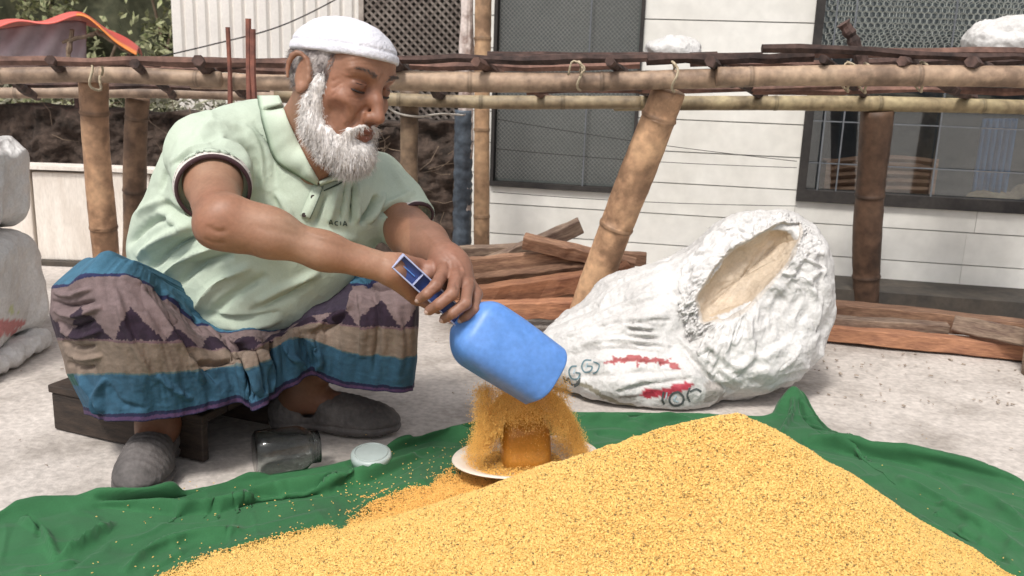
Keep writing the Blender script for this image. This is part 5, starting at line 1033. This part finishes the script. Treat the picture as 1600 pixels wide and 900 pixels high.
# cap
S = SDF(HO - .2, HO + .22, .003); S.ell(H(-.008, 0, .026), sc((.110, .0885, .086)), HR, .01); S.ell(H(.022, 0, .060), sc((.074, .068, .050)), HR, .02)
S.plane(H(0, 0, capz(0)), HR @ -unit([-.24, 0, 1]), HO - .25, HO + .25, .004)
v, q = S.mesh(2); lc = ((v - HO) @ HR) / HS; N_ = vnormals(v, q); a = np.arctan2(lc[:, 1], lc[:, 0]); hh_ = lc[:, 2] - capz(lc[:, 0])
v = v + N_ * (.0007 * np.sin(a * 60) * np.sin(hh_ * 900) * (hh_ > .018) * (np.abs(N_ @ HR[:, 2]) < .9) + .0011 * np.exp(-((hh_ - .009) / .008) ** 2) + .0016 * fbm(v * 26, 3) - .0026 * np.exp(-((hh_ - .019) / .0022) ** 2))[:, None]
cp_ = mk('cap', v, q, m_capm, man)

# ---------------- shirt
S = SDF((-1.05, 1.45, .10), (-.08, 2.30, .78), .004)
k = .05
S.ell(P(345, 400, 1.98), (.165, .15, .175), None, k); S.ell(P(425, 400, 1.91), (.150, .13, .175), None, k); S.ell(P(390, 300, 1.93), (.150, .15, .150), None, .06); S.ell(P(375, 240, 1.93), (.125, .125, .085), None, .05)
S.ell(P(470, 330, 1.86), (.115, .09, .12), None, k); S.ell(P(400, 470, 1.88), (.130, .10, .080), None, k); S.ell(P(330, 460, 1.93), (.135, .11, .10), None, .05)
S.ell(P(500, 400, 1.90), (.10, .08, .10), None, .05); S.ell(P(272, 400, 1.99), (.085, .12, .14), None, .06); S.ell(P(312, 305, 1.94), (.095, .10, .12), None, .06)
S.cone(P(410, 220, 1.90), SR + [.0, .0, -.005], .078, .074, .05)
S.cone(P(470, 262, 1.88), SL + [-.01, -.01, -.012], .070, .062, .05); S.ell(P(545, 320, 1.88), (.085, .08, .10), None, .05)
# sleeves
dR = unit(ER - SR); cR = SR + dR * .165; S.chain([SR, SR + dR * .09, SR + dR * .21], [.074, .068, .064], .025)
lo, hi = cR + dR * .055 - .075, cR + dR * .055 + .075
S.plane(cR, dR, cR + dR * .04 - .10, cR + dR * .04 + .10, .003)
cL = P(640, 350, 1.885); dL = unit(cL - SL); cL = SL + dL * (np.linalg.norm(cL - SL)); lL = np.linalg.norm(cL - SL); S.chain([SL, SL + dL * lL * .5, SL + dL * (lL + .035)], [.062, .060, .058], .025)
S.plane(cL, dL, cL + dL * .045 + [.03, 0, 0] - .06, cL + dL * .045 + [.03, 0, 0] + .06, .003)
# neck opening
S.cone(H(-.030, 0, -.04), NB + [0, 0, .01], .056, .048, .012, True); S.cone(P(487, 235, 1.74), P(497, 274, 1.745), .034, .008, .010, True); S.cone(P(470, 200, 1.79), P(488, 240, 1.77), .040, .030, .015, True)
V, Q = S.mesh(2); cr0 = V.copy()
# hollow cuffs: push the end caps inward
for c, d, r_ in ((cR, dR, .068), (cL, dL, .053)):
    e = V - c; t = e @ d; rad = np.linalg.norm(e - t[:, None] * d, axis=1); m_ = (np.abs(t) < .006) & (rad < r_); V[m_] -= d * .02
SF = [([(268, 250), (300, 222), (345, 205)], 5, -.004), ([(255, 270), (285, 238), (330, 222)], 4, .004), ([(250, 300), (262, 262), (300, 238)], 4, -.005), ([(300, 205), (340, 192), (385, 200)], 6, .003), ([(340, 215), (375, 235), (395, 280)], 6, .005), ([(352, 212), (390, 238), (404, 290)], 5, -.005), ([(380, 195), (405, 240), (412, 300)], 5, .004),
      ([(395, 190), (425, 235), (430, 290)], 5, -.004), ([(255, 315), (275, 330), (300, 338)], 5, -.009), ([(245, 330), (275, 345), (305, 355)], 5, .005),
      ([(215, 405), (260, 370), (300, 352)], 6, .012), ([(225, 425), (275, 385), (320, 365)], 6, -.010), ([(245, 440), (300, 400), (340, 385)], 5, .010), ([(262, 455), (310, 415), (365, 398)], 6, -.009), ([(300, 490), (340, 445), (395, 415)], 7, .009), ([(320, 500), (365, 460), (420, 430)], 7, -.008), ([(190, 390), (225, 355), (270, 335)], 6, -.008), ([(185, 370), (215, 335), (255, 310)], 6, .006),
      ([(390, 490), (430, 470), (490, 440)], 6, -.006), ([(400, 475), (440, 452), (500, 425)], 6, .006), ([(330, 510), (390, 512), (440, 498)], 5, .004), ([(320, 495), (380, 500), (440, 485)], 4, -.005),
      ([(430, 300), (450, 330), (460, 360)], 6, .004), ([(420, 300), (435, 330), (448, 360)], 5, -.004), ([(500, 300), (490, 325), (478, 345)], 3, .005), ([(510, 300), (500, 330), (492, 350)], 3, -.006), ([(530, 290), (522, 320), (515, 348)], 4, .006), ([(540, 285), (535, 315), (530, 345)], 3, -.005),
      ([(552, 285), (550, 315), (548, 350)], 3, -.008), ([(560, 285), (560, 320), (558, 350)], 3, .005), ([(590, 305), (577, 330), (562, 350)], 3.5, -.013), ([(600, 300), (590, 325), (574, 348)], 3.5, .006), ([(640, 318), (615, 325), (590, 338)], 4, -.006), ([(650, 300), (620, 312), (595, 325)], 5, .004), ([(655, 328), (625, 333), (600, 345)], 3, .004), ([(600, 250), (625, 280), (645, 315)], 6, .003),
      ([(490, 360), (520, 366), (560, 375)], 5, .004)]
V = folds(V, Q, [(a_, b__, c_ * 2.1) for a_, b__, c_ in SF]); N_ = vnormals(V, Q); Wn = V + .03 * np.stack([fbm(V * 7 + 1, 2), fbm(V * 7 + 8, 2), fbm(V * 7 + 3, 2)], 1); V = V + N_ * (fbm(V * 9 + 7, 4) * .0035 + .0045 * (.5 - np.abs(vnoise(Wn * np.array([13, 13, 5.5]) + 11)) * 2).clip(-.3, 1) * (.55 + .45 * fbm(V * 4, 2)))[:, None]
C_ = np.ones((len(V), 3)); px, py = proj(V)
for c, d, r_, cen in ((cR, dR, .10, SR), (cL, dL, .085, SL)):
    e = V - c; t = e @ d; rad = np.linalg.norm(e - t[:, None] * d, axis=1); near = rad < r_; b1 = near & (t > -.020) & (t < .01)
    V[b1] += (e[b1] - t[b1, None] * d) / np.maximum(rad[b1, None], .02) * .0015
# hem
C_[(py > 500) & (V[:, 2] < .32) & (px > 290) & (px < 460)] *= .92
sh_ = mk('shirt', V, Q, m_shirt, man, True, C_); bs = bvh_of(V, Q)
# collar: two turned-down flaps
m_collar = material('mint_rib_collar', (.52, .59, .48), (.46, .53, .43), scale=7, rough=.9, bump=.35, bscale=500, fine=.05, tint=True, bdist=.001); m_edge = material('dark_green_edge_line', (.07, .10, .08), rough=.9, bump=0); m_ink2 = material('placket_edge_green', (.2, .25, .2), rough=.9, bump=0)  # last one: mid green for the thin placket edge line
def nearest(px, py, Y, lift):
    c = [q_ for q_ in (hit(bs, px, py, lift), hit(bod, px, py, lift)) if q_ is not None and abs(q_[1] - Y) < .12]
    return min(c, key=lambda q_: q_[1]) if c else P(px, py, Y)
def flap(inner, outer, liftI, liftO, name='collar'):
    a = spline(inner, 40); b_ = spline(outer, 40); nv = 9; G_ = []; last = [1.8] * 2
    for i in range(40):
        po, pi = nearest(*b_[i], liftO), nearest(*a[i], .004)
        for j in range(nv): t = j / (nv - 1); G_.append(pi * (1 - t) + po * t + unit(CAMP - pi) * .010 * math.sin(math.pi * t))
    G_ = np.array(G_); Cc = np.ones((len(G_), 3)); jj = np.tile(np.arange(nv), 40); Cc[jj == nv - 1] = (.22, .28, .24); Cc[jj == nv - 2] = (.8, .84, .8)
    o = mk(name, G_, grid_faces(40, nv), m_collar, man, True, Cc); so = o.modifiers.new('s', 'SOLIDIFY'); so.thickness = .0032; so.offset = 0; return o
flap([(436, 150, 1.88), (441, 162, 1.85), (450, 188, 1.82), (464, 218, 1.79), (480, 250, 1.76), (497, 282, 1.75)], [(402, 150, 1.92), (405, 168, 1.86), (414, 205, 1.81), (430, 250, 1.77), (462, 272, 1.76), (496, 290, 1.745)], .0, .007)
flap([(499, 284, 1.742), (515, 276, 1.765), (535, 262, 1.80), (548, 245, 1.84), (556, 225, 1.90)], [(500, 290, 1.745), (524, 282, 1.76), (545, 282, 1.79), (566, 270, 1.82), (580, 240, 1.90)], .0, .007)
# placket, buttons and chest embroidery
def strip(pl, wd, m, name, lift=.002):
    o = stroke(bs, pl, wd, m, man, lift, name)
    if o: so = o.modifiers.new('s', 'SOLIDIFY'); so.thickness = .0014; so.offset = 0
    return o
strip([(498, 290), (488, 312), (476, 340)], 15, m_collar, 'placket', .0035); strip([(505, 291), (496, 314), (484, 342)], 1.2, m_ink2, 'placket_edge', .0045); strip([(540, 282), (524, 290), (506, 298)], 2.2, m_edge, 'collar_dark_strip', .003)  # last strip: dark green line below the far collar flap
m_cuff = material('cream_rib_cuff', (.66, .62, .58), (.58, .54, .5), scale=20, rough=.9, bump=.4, bscale=600, bdist=.001); m_cuffd = material('dark_maroon_cuff_edge', (.07, .035, .04), rough=.9, bump=0)
for c, d, cen, r0_ in ((cR, dR, SR, .064), (cL, dL, SL, .058)):
    xx, yy, _ = frame_z(d); ring = []
    for k in range(72):
        a = 2 * math.pi * k / 72; dirv = xx * math.cos(a) + yy * math.sin(a); row = []
        for t_ in (-.017, -.012, -.006, -.0025, .0005, .003):
            o_ = c + d * min(t_, -.004); h_ = bs.ray_cast(Vector(o_), Vector(dirv)); r_ = h_[3] if h_[0] is not None else r0_; row.append(min(r_, r0_ * 1.30))
        ring.append(row)
    ring = np.array(ring); 
    for _ in range(4): ring = (np.roll(ring, 1, 0) + ring * 2 + np.roll(ring, -1, 0)) / 4
    def rp(k, t_, r_): a = 2 * math.pi * k / 72; return c + d * t_ + (xx * math.cos(a) + yy * math.sin(a)) * r_
    G_ = [rp(k, t_, ring[k, j] + .0016) for k in range(72) for j, t_ in enumerate((-.017, -.012, -.006, -.0025))]; o = mk('cuff', G_, grid_faces(72, 4, True), m_cuff, man); so = o.modifiers.new('s', 'SOLIDIFY'); so.thickness = .002; so.offset = 0
    G_ = [rp(k, t_, ring[k, 4] + .0018 - (.006 if j == 2 else 0)) for k in range(72) for j, t_ in enumerate((-.0022, .0022, .0026))]; o = mk('cuff_edge', G_, grid_faces(72, 3, True), m_cuffd, man); so = o.modifiers.new('s', 'SOLIDIFY'); so.thickness = .0016; so.offset = 0
m_btn = material('dark_button', (.05, .035, .03), rough=.3, bump=0)
for x, y in ((475, 336), (489, 308)):
    h_ = hit(bs, x, y, .005)
    if h_ is not None: vv, ff = tube([h_, h_ + unit(CAMP - h_) * .0022], .0046, 12); mk('button', vv, ff, m_btn, man, False)
for pl in ([(514, 351), (517, 344), (520, 351)], [(515, 349), (519, 349)], [(528, 346), (524, 347), (524, 351), (528, 352)], [(532, 346), (532, 352)], [(536, 353), (539, 346), (542, 353)], [(537, 351), (541, 351)]): strip(pl, 1.3, m_edge, 'embroidery', .0022)

# ---------------- wrap skirt
# rows: waist, over the knee, teal/mauve line, motif top, motif base, blue band top, hem line, hem
cols = [ # each: list of (px, py, Y)
 [(330, 470, 2.20), (250, 420, 2.16), (215, 430, 2.14), (200, 480, 2.14), (190, 530, 2.13), (190, 585, 2.10), (195, 628, 2.06), (196, 640, 2.06)],
 [(270, 455, 2.15), (170, 408, 1.95), (118, 440, 1.92), (112, 490, 1.93), (118, 530, 1.92), (135, 585, 1.90), (160, 632, 1.87), (161, 645, 1.87)],
 [(250, 450, 2.05), (135, 404, 1.80), (82, 448, 1.76), (80, 490, 1.76), (92, 528, 1.75), (108, 584, 1.74), (133, 634, 1.72), (136, 647, 1.72)],
 [(255, 445, 1.95), (148, 400, 1.70), (98, 446, 1.655), (100, 488, 1.64), (116, 529, 1.64), (128, 584, 1.645), (150, 643, 1.65), (152, 655, 1.65)],
 [(270, 440, 1.90), (172, 397, 1.65), (140, 430, 1.60), (150, 487, 1.575), (162, 530, 1.575), (175, 583, 1.585), (185, 645, 1.60), (186, 657, 1.60)],
 [(290, 445, 1.88), (205, 404, 1.66), (185, 428, 1.615), (200, 490, 1.575), (212, 532, 1.57), (225, 581, 1.58), (235, 641, 1.60), (236, 655, 1.60)],
 [(310, 460, 1.88), (232, 418, 1.69), (225, 438, 1.655), (248, 498, 1.61), (262, 534, 1.60), (275, 579, 1.605), (285, 636, 1.62), (286, 649, 1.62)],
 [(325, 480, 1.87), (262, 440, 1.74), (262, 460, 1.71), (288, 510, 1.665), (302, 538, 1.65), (318, 577, 1.645), (330, 627, 1.65), (331, 639, 1.65)],
 [(345, 500, 1.86), (300, 488, 1.78), (306, 504, 1.755), (325, 528, 1.72), (340, 546, 1.70), (360, 572, 1.69), (374, 617, 1.69), (376, 629, 1.69)],
 [(365, 505, 1.86), (345, 512, 1.80), (352, 520, 1.78), (362, 534, 1.745), (368, 549, 1.72), (378, 574, 1.70), (394, 628, 1.69), (397, 640, 1.69)],
 [(400, 505, 1.86), (390, 512, 1.80), (392, 520, 1.77), (392, 530, 1.72), (397, 545, 1.69), (403, 570, 1.68), (412, 622, 1.68), (414, 634, 1.68)],
 [(430, 505, 1.88), (430, 510, 1.83), (428, 517, 1.79), (424, 524, 1.76), (425, 530, 1.74), (427, 545, 1.73), (432, 608, 1.72), (433, 620, 1.72)],
 [(450, 495, 1.90), (465, 492, 1.86), (462, 500, 1.83), (458, 508, 1.79), (456, 516, 1.77), (455, 528, 1.75), (462, 588, 1.75), (463, 600, 1.75)],
 [(470, 470, 1.92), (495, 464, 1.87), (492, 478, 1.84), (488, 492, 1.80), (486, 506, 1.78), (485, 530, 1.76), (488, 574, 1.77), (489, 587, 1.77)],
 [(500, 450, 1.93), (530, 442, 1.88), (530, 456, 1.85), (522, 480, 1.80), (520, 505, 1.78), (520, 543, 1.77), (518, 588, 1.78), (518, 599, 1.78)],
 [(530, 440, 1.93), (565, 430, 1.86), (570, 446, 1.82), (562, 474, 1.765), (562, 510, 1.75), (562, 554, 1.755), (560, 598, 1.77), (560, 608, 1.77)],
 [(560, 440, 1.93), (600, 424, 1.84), (608, 440, 1.79), (606, 475, 1.745), (606, 511, 1.735), (606, 557, 1.745), (604, 602, 1.76), (604, 612, 1.76)],
 [(580, 450, 1.96), (632, 432, 1.84), (648, 450, 1.79), (650, 476, 1.76), (648, 511, 1.755), (646, 556, 1.765), (643, 602, 1.78), (643, 611, 1.78)],
 [(580, 460, 2.0), (635, 440, 1.92), (652, 455, 1.90), (653, 480, 1.88), (650, 511, 1.88), (648, 553, 1.88), (645, 596, 1.89), (645, 605, 1.89)],
 [(560, 470, 2.08), (600, 455, 2.04), (612, 465, 2.03), (614, 485, 2.02), (614, 511, 2.02), (612, 548, 2.02), (610, 585, 2.02), (610, 593, 2.02)],
 [(500, 480, 2.16), (530, 470, 2.15), (534, 480, 2.15), (532, 500, 2.15), (532, 520, 2.15), (530, 545, 2.15), (528, 575, 2.14), (528, 583, 2.14)],
 [(420, 480, 2.24), (400, 470, 2.25), (400, 485, 2.25), (400, 505, 2.25), (400, 525, 2.25), (400, 545, 2.24), (400, 575, 2.22), (400, 583, 2.22)],
 [(350, 475, 2.24), (310, 450, 2.25), (300, 470, 2.25), (296, 495, 2.25), (292, 530, 2.24), (292, 560, 2.22), (292, 600, 2.20), (292, 610, 2.20)]]
CG = np.array([[P(*c) for c in col] for col in cols]); nc = len(cols); nU, nV = 640, 300
CGc = np.vstack([CG, CG[:1]])
def closed_spline(Pc, n):
    p = np.asarray(Pc); m = len(p); t = np.linspace(0, m, n, endpoint=False); i = t.astype(int); f = (t - i)[:, None]; a, b, c, d = p[(i - 1) % m], p[i % m], p[(i + 1) % m], p[(i + 2) % m]
    return .5 * (2 * b + (c - a) * f + (2 * a - 5 * b + 4 * c - d) * f ** 2 + (3 * b - a - 3 * c + d) * f ** 3), t
rowsU = []
for r in range(8): a, tU = closed_spline(CG[:, r], nU); rowsU.append(a)
rowsU = np.array(rowsU)                                                  # 8 x nU x 3
vk = np.array([-.25, .02, .12, .36, .50, .72, .945, 1.0]); vs = np.linspace(-.25, 1.0, nV)
V = np.zeros((nU, nV, 3)); tpar = np.interp(vs, vk, np.arange(8)); ti = np.minimum(tpar.astype(int), 6); tf = (tpar - ti)[:, None]
for i in range(nU):
    p = rowsU[:, i]; p = np.vstack([2 * p[0] - p[1], p, 2 * p[-1] - p[-2]]); a, b, c, d = p[ti], p[ti + 1], p[ti + 2], p[ti + 3]
    # gentle tangents keep neighbouring short rows from overshooting
    V[i] = b + (c - b) * (tf * tf * (3 - 2 * tf)) * .35 + (c - b) * tf * .65
# smooth along v
for _ in range(14):
    W_ = V.copy(); W_[:, 1:-1] = V[:, 1:-1] * .5 + (V[:, :-2] + V[:, 2:]) * .25; V = W_
V = V.reshape(-1, 3); Uv = np.repeat(tU, nV); Vv = np.tile(vs, nU); Q = grid_faces(nU, nV, True)
N0 = vnormals(V, Q); ctr = V.mean(0)
if ((V - ctr) * N0).sum() < 0: Q = Q[:, ::-1]; N0 = -N0
pn = np.stack([Uv * 1.1, Vv * 1.5, Uv * 0], 1); V = V + N0 * ((fbm(pn * 1.2 + 3, 4) * .006) + .0022 * np.sin(Uv * 7 + 2 * fbm(pn, 2)) * np.clip(Vv, 0, 1))[:, None]
LF = [([(82, 470), (110, 478), (150, 470)], 3.5, -.006), ([(84, 484), (120, 492), (160, 480)], 3.5, .006), ([(88, 500), (115, 512), (150, 500)], 3.5, -.006), ([(94, 515), (125, 526), (160, 515)], 3.5, .005), ([(98, 532), (125, 543), (150, 540)], 3.5, -.006), ([(102, 548), (130, 560), (160, 556)], 3.5, .005), ([(106, 565), (130, 574), (150, 572)], 3.5, -.005), ([(84, 455), (110, 462), (145, 450)], 3.5, .005),
      ([(205, 440), (250, 500), (290, 560), (320, 600)], 4, .007), ([(215, 435), (265, 500), (310, 560), (340, 600)], 4, -.007), ([(180, 450), (200, 520), (245, 600)], 5, .004), ([(190, 430), (230, 460), (275, 505)], 3.5, .005), ([(240, 450), (280, 485), (320, 525)], 4, -.008), ([(255, 455), (300, 500), (345, 530)], 4, .006),
      ([(120, 585), (150, 620), (160, 650)], 5, .006), ([(165, 590), (155, 615), (160, 645)], 4, .006), ([(170, 600), (190, 630), (230, 640)], 5, -.003), ([(245, 585), (275, 610), (300, 625)], 4, .005),
      ([(300, 565), (340, 568), (372, 562)], 4, -.009), ([(372, 560), (385, 590), (398, 628)], 3, -.012), ([(366, 548), (376, 590), (388, 625)], 3, .006), ([(384, 545), (398, 585), (408, 620)], 3, .008), ([(398, 540), (412, 580), (416, 615)], 3, -.008), ([(404, 535), (422, 580), (425, 615)], 3, .006), ([(424, 530), (428, 570), (430, 612)], 3, -.014),
      ([(345, 530), (370, 535), (410, 532)], 4, .006), ([(360, 545), (385, 548), (415, 545)], 3, -.006), ([(440, 535), (460, 560), (482, 580)], 4, .006), ([(470, 525), (476, 550), (488, 575)], 4, -.006), ([(484, 530), (500, 560), (495, 582)], 4, .007), ([(450, 520), (485, 515), (510, 500)], 4, .006), ([(520, 500), (545, 480), (560, 452)], 4, .007), ([(505, 520), (530, 500), (548, 470)], 4, -.006),
      ([(562, 452), (570, 500), (566, 560)], 5, .005), ([(580, 450), (590, 500), (584, 590)], 6, -.005), ([(618, 480), (628, 530), (622, 600)], 5, .004), ([(560, 440), (590, 450), (620, 446)], 4, -.007), ([(540, 455), (575, 436), (610, 436)], 4, .006)]
V = folds(V, Q, [(a_, b__, c_ * 1.9) for a_, b__, c_ in LF])
# woven pattern and darker inner-thigh folds, by cloth coordinates
def srgb(r, g, b): return np.array(lin(r, g, b))
teal, teal2, mauve, plum, brn, navy, purp = srgb(48, 112, 142), srgb(38, 94, 124), srgb(128, 106, 106), srgb(46, 26, 48), srgb(138, 118, 102), srgb(26, 30, 70), srgb(84, 54, 98)
jag = .012 * fbm(np.stack([Uv * 30, Vv * 30, 0 * Uv], 1), 3); vv_ = Vv + jag * .25; C_ = np.zeros((len(V), 3)); C_[:] = brn
def setc(m_, c): C_[m_] = c
setc(vv_ < .12, teal); setc((vv_ >= .115) & (vv_ < .145), navy * 1.5); setc((vv_ >= .14) & (vv_ < .50), mauve)
tri = np.abs(((Uv * .66 + .13) % 1.0) - .5) * 2; hgt = np.clip((vv_ - .315) / .185, 0, 1.2); setc((vv_ > .315) & (vv_ < .50 + jag * 1.5) & (tri < hgt * .96 + jag * 4), plum)
setc((vv_ >= .50) & (vv_ < .515), srgb(120, 90, 96)); setc(vv_ >= .72, teal2); setc((vv_ >= .715) & (vv_ < .728), srgb(90, 110, 110)); setc(vv_ >= .945, navy); setc(vv_ >= .970, purp); setc(vv_ >= .992, navy)
deep = (Uv > 11.3) & (Uv < 14.6) & (vv_ < .40); setc(deep & (vv_ < .12), srgb(40, 34, 60)); setc(deep & (vv_ >= .12), srgb(58, 46, 66))  # darker tones over the folds between the thighs
lf = (Uv < 2.6) & (vv_ > .72) & (vv_ < .80); C_[lf] = srgb(30, 92, 84)
lum = C_.mean(1, keepdims=True); C_[:] = (lum + (C_ - lum) * .82) * .80; C_ *= (1 + .13 * fbm(np.stack([Uv * 4, Vv * 60, 0 * Uv], 1), 2) + .06 * np.sin(Uv * 190))[:, None]
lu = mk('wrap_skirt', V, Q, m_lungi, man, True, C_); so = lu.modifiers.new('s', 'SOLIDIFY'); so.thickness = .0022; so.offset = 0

# ---------------- shoes
for A_, fd, ff in ((AR, fr_, .175), (AL, fl_, .205)):
    b0 = A_ * [1, 1, 0]; sdv = np.cross([0, 0, 1.], fd); Rf = np.stack([fd, sdv, np.array([0, 0, 1.])], 1); S = SDF(b0 - [.32, .32, .01], b0 + [.32, .32, .19], .0028)
    S.ell(b0 + fd * (ff - .055) + [0, 0, .026], (.068, .050, .038), Rf, .02); S.ell(b0 + fd * (ff * .45) + [0, 0, .034], (.085, .044, .045), Rf, .03); S.ell(b0 - fd * .025 + [0, 0, .035], (.052, .040, .048), Rf, .03); S.ell(b0 + fd * .07 + [0, 0, .062], (.055, .036, .022), Rf, .02)
    S.cone(b0 + [0, 0, .105] - fd * .012, b0 + [0, 0, .062] + fd * .018, .043, .036, .008, True)
    S.plane((0, 0, .003), (0, 0, -1), b0 - [.3, .3, .05], b0 + [.3, .3, .02]); v, q = S.mesh(1); N_ = vnormals(v, q); l = (v - b0) @ Rf
    v += N_ * (.0005 * np.sin(l[:, 0] * 420) * (l[:, 2] > .03) + .0015 * fbm(v * 40, 3) + .0035 * ((l[:, 2] < .020) & (N_[:, 2] < .6) & (N_[:, 2] > -.6)) - .0022 * np.exp(-((l[:, 2] - .0225) / .003) ** 2))[:, None]; v[:, 2] = v[:, 2].clip(.001)
    mk('shoe', v, q, m_shoe, man)

# ============================================================ THE BLUE SCOOP
m_blue = material('blue_plastic', (.115, .265, .63), (.09, .225, .55), scale=18, rough=.42, bump=.12, bscale=90, fine=.10, sss=.05); m_blued = material('dark_blue_plastic', (.035, .065, .22), rough=.4, bump=.05); m_rim = material('pale_blue_white_edge', (.42, .46, .66), rough=.4, bump=.05)
sc_ = empty('blue_scoop', P(790, 550, 1.60), 'bright blue plastic scoop with channelled handle pouring grain into the jar', 'scoop')
A0 = P(722, 500, 1.585); A1 = P(850, 582, 1.575); ax = unit(A1 - A0); L = np.linalg.norm(A1 - A0); vd = unit((A0 + A1) / 2 - CAMP); nrm = unit(-vd + ax * (vd @ ax) + np.array([.05, 0, .25])); nrm = unit(nrm - ax * (nrm @ ax)); sd = unit(np.cross(ax, nrm))
G_ = []; nu, nv = 60, 48
for i in range(nu):
    t = i / (nu - 1); x = -0.006 + (L + .012) * t; w_ = .060 * (math.sin(math.pi / 2 * min(1, (t + .015) / .30)) ** .55) * (1 - .06 * max(0, t - .5) * 2); dp = .062 * (math.sin(math.pi / 2 * min(1, (t + .02) / .22)) ** .6) * (1 - .35 * max(0, t - .35))
    for j in range(nv):
        a = math.radians(-100 + 200 * j / (nv - 1)); e = .55; ca = abs(math.cos(a)) ** e * (1 if math.cos(a) > 0 else -1); sa = abs(math.sin(a)) ** e * (1 if math.sin(a) > 0 else -1)
        bow = .016 * (1 - (abs(math.sin(a))) ** 2) * t
        G_.append(A0 + ax * (x + bow) + sd * w_ * sa + nrm * (dp * ca - .026 + .006 * math.sin(math.pi * t)))
bw = mk('scoop_bowl', G_, grid_faces(nu, nv), m_blue, sc_); so = bw.modifiers.new('s', 'SOLIDIFY'); so.thickness = .0028; so.offset = -1; bv = bw.modifiers.new('b', 'BEVEL'); bv.width = .0008; bv.segments = 2
G_ = np.array(G_).reshape(nu, nv, 3)
v, f = tube(G_[-1], .0028, 8); mk('front_lip', v, f, m_blue, sc_); v, f = tube(G_[-5] + nrm * .0005 + (G_[-5] - G_[-5].mean(0)) * .012, .0014, 6); mk('raised_bead', v, f, m_blue, sc_); v, f = tube(G_[6:52, nv // 2] + nrm * .0006, .0013, 6); mk('mould_seam', v, f, m_blue, sc_)
v, f = tube(np.vstack([G_[:, 0]]), .0022, 8); mk('side_lip', v, f, m_blue, sc_); v, f = tube(G_[:, -1], .0022, 8); mk('side_lip', v, f, m_blue, sc_)
# handle: open channel
E0 = P(623, 409, 1.562); hx = unit(A0 - E0); hl_ = np.linalg.norm(A0 - E0) + .012; vd = unit(E0 - CAMP); hn = unit(-vd + hx * (vd @ hx)); hs = np.cross(hx, hn); Rh = np.stack([hx, hs, hn], 1)
def hb(name, x0, x1, y0, y1, z0, z1, m): v, f = boxv(E0 + Rh @ np.array([(x0 + x1) / 2, (y0 + y1) / 2, (z0 + z1) / 2]), (x1 - x0, y1 - y0, z1 - z0), Rh); o = mk(name, v, f, m, sc_, False); b__ = o.modifiers.new('b', 'BEVEL'); b__.width = .0012; b__.segments = 2; return o
W2 = .0145
hb('handle_floor', 0, hl_, -W2, W2, -.012, -.008, m_blued)
for s_ in (-1, 1): hb('handle_wall', 0, hl_, s_ * W2 - .0014, s_ * W2 + .0014, -.012, .004, m_rim)
hb('handle_end', -.003, .0, -W2 - .0014, W2 + .0014, -.012, .004, m_rim); hb('handle_rib', .046, .048, -W2 + .001, W2 - .001, -.008, .002, m_rim); hb('handle_rib', .012, .040, -.0012, .0008, -.0082, -.004, m_blue)
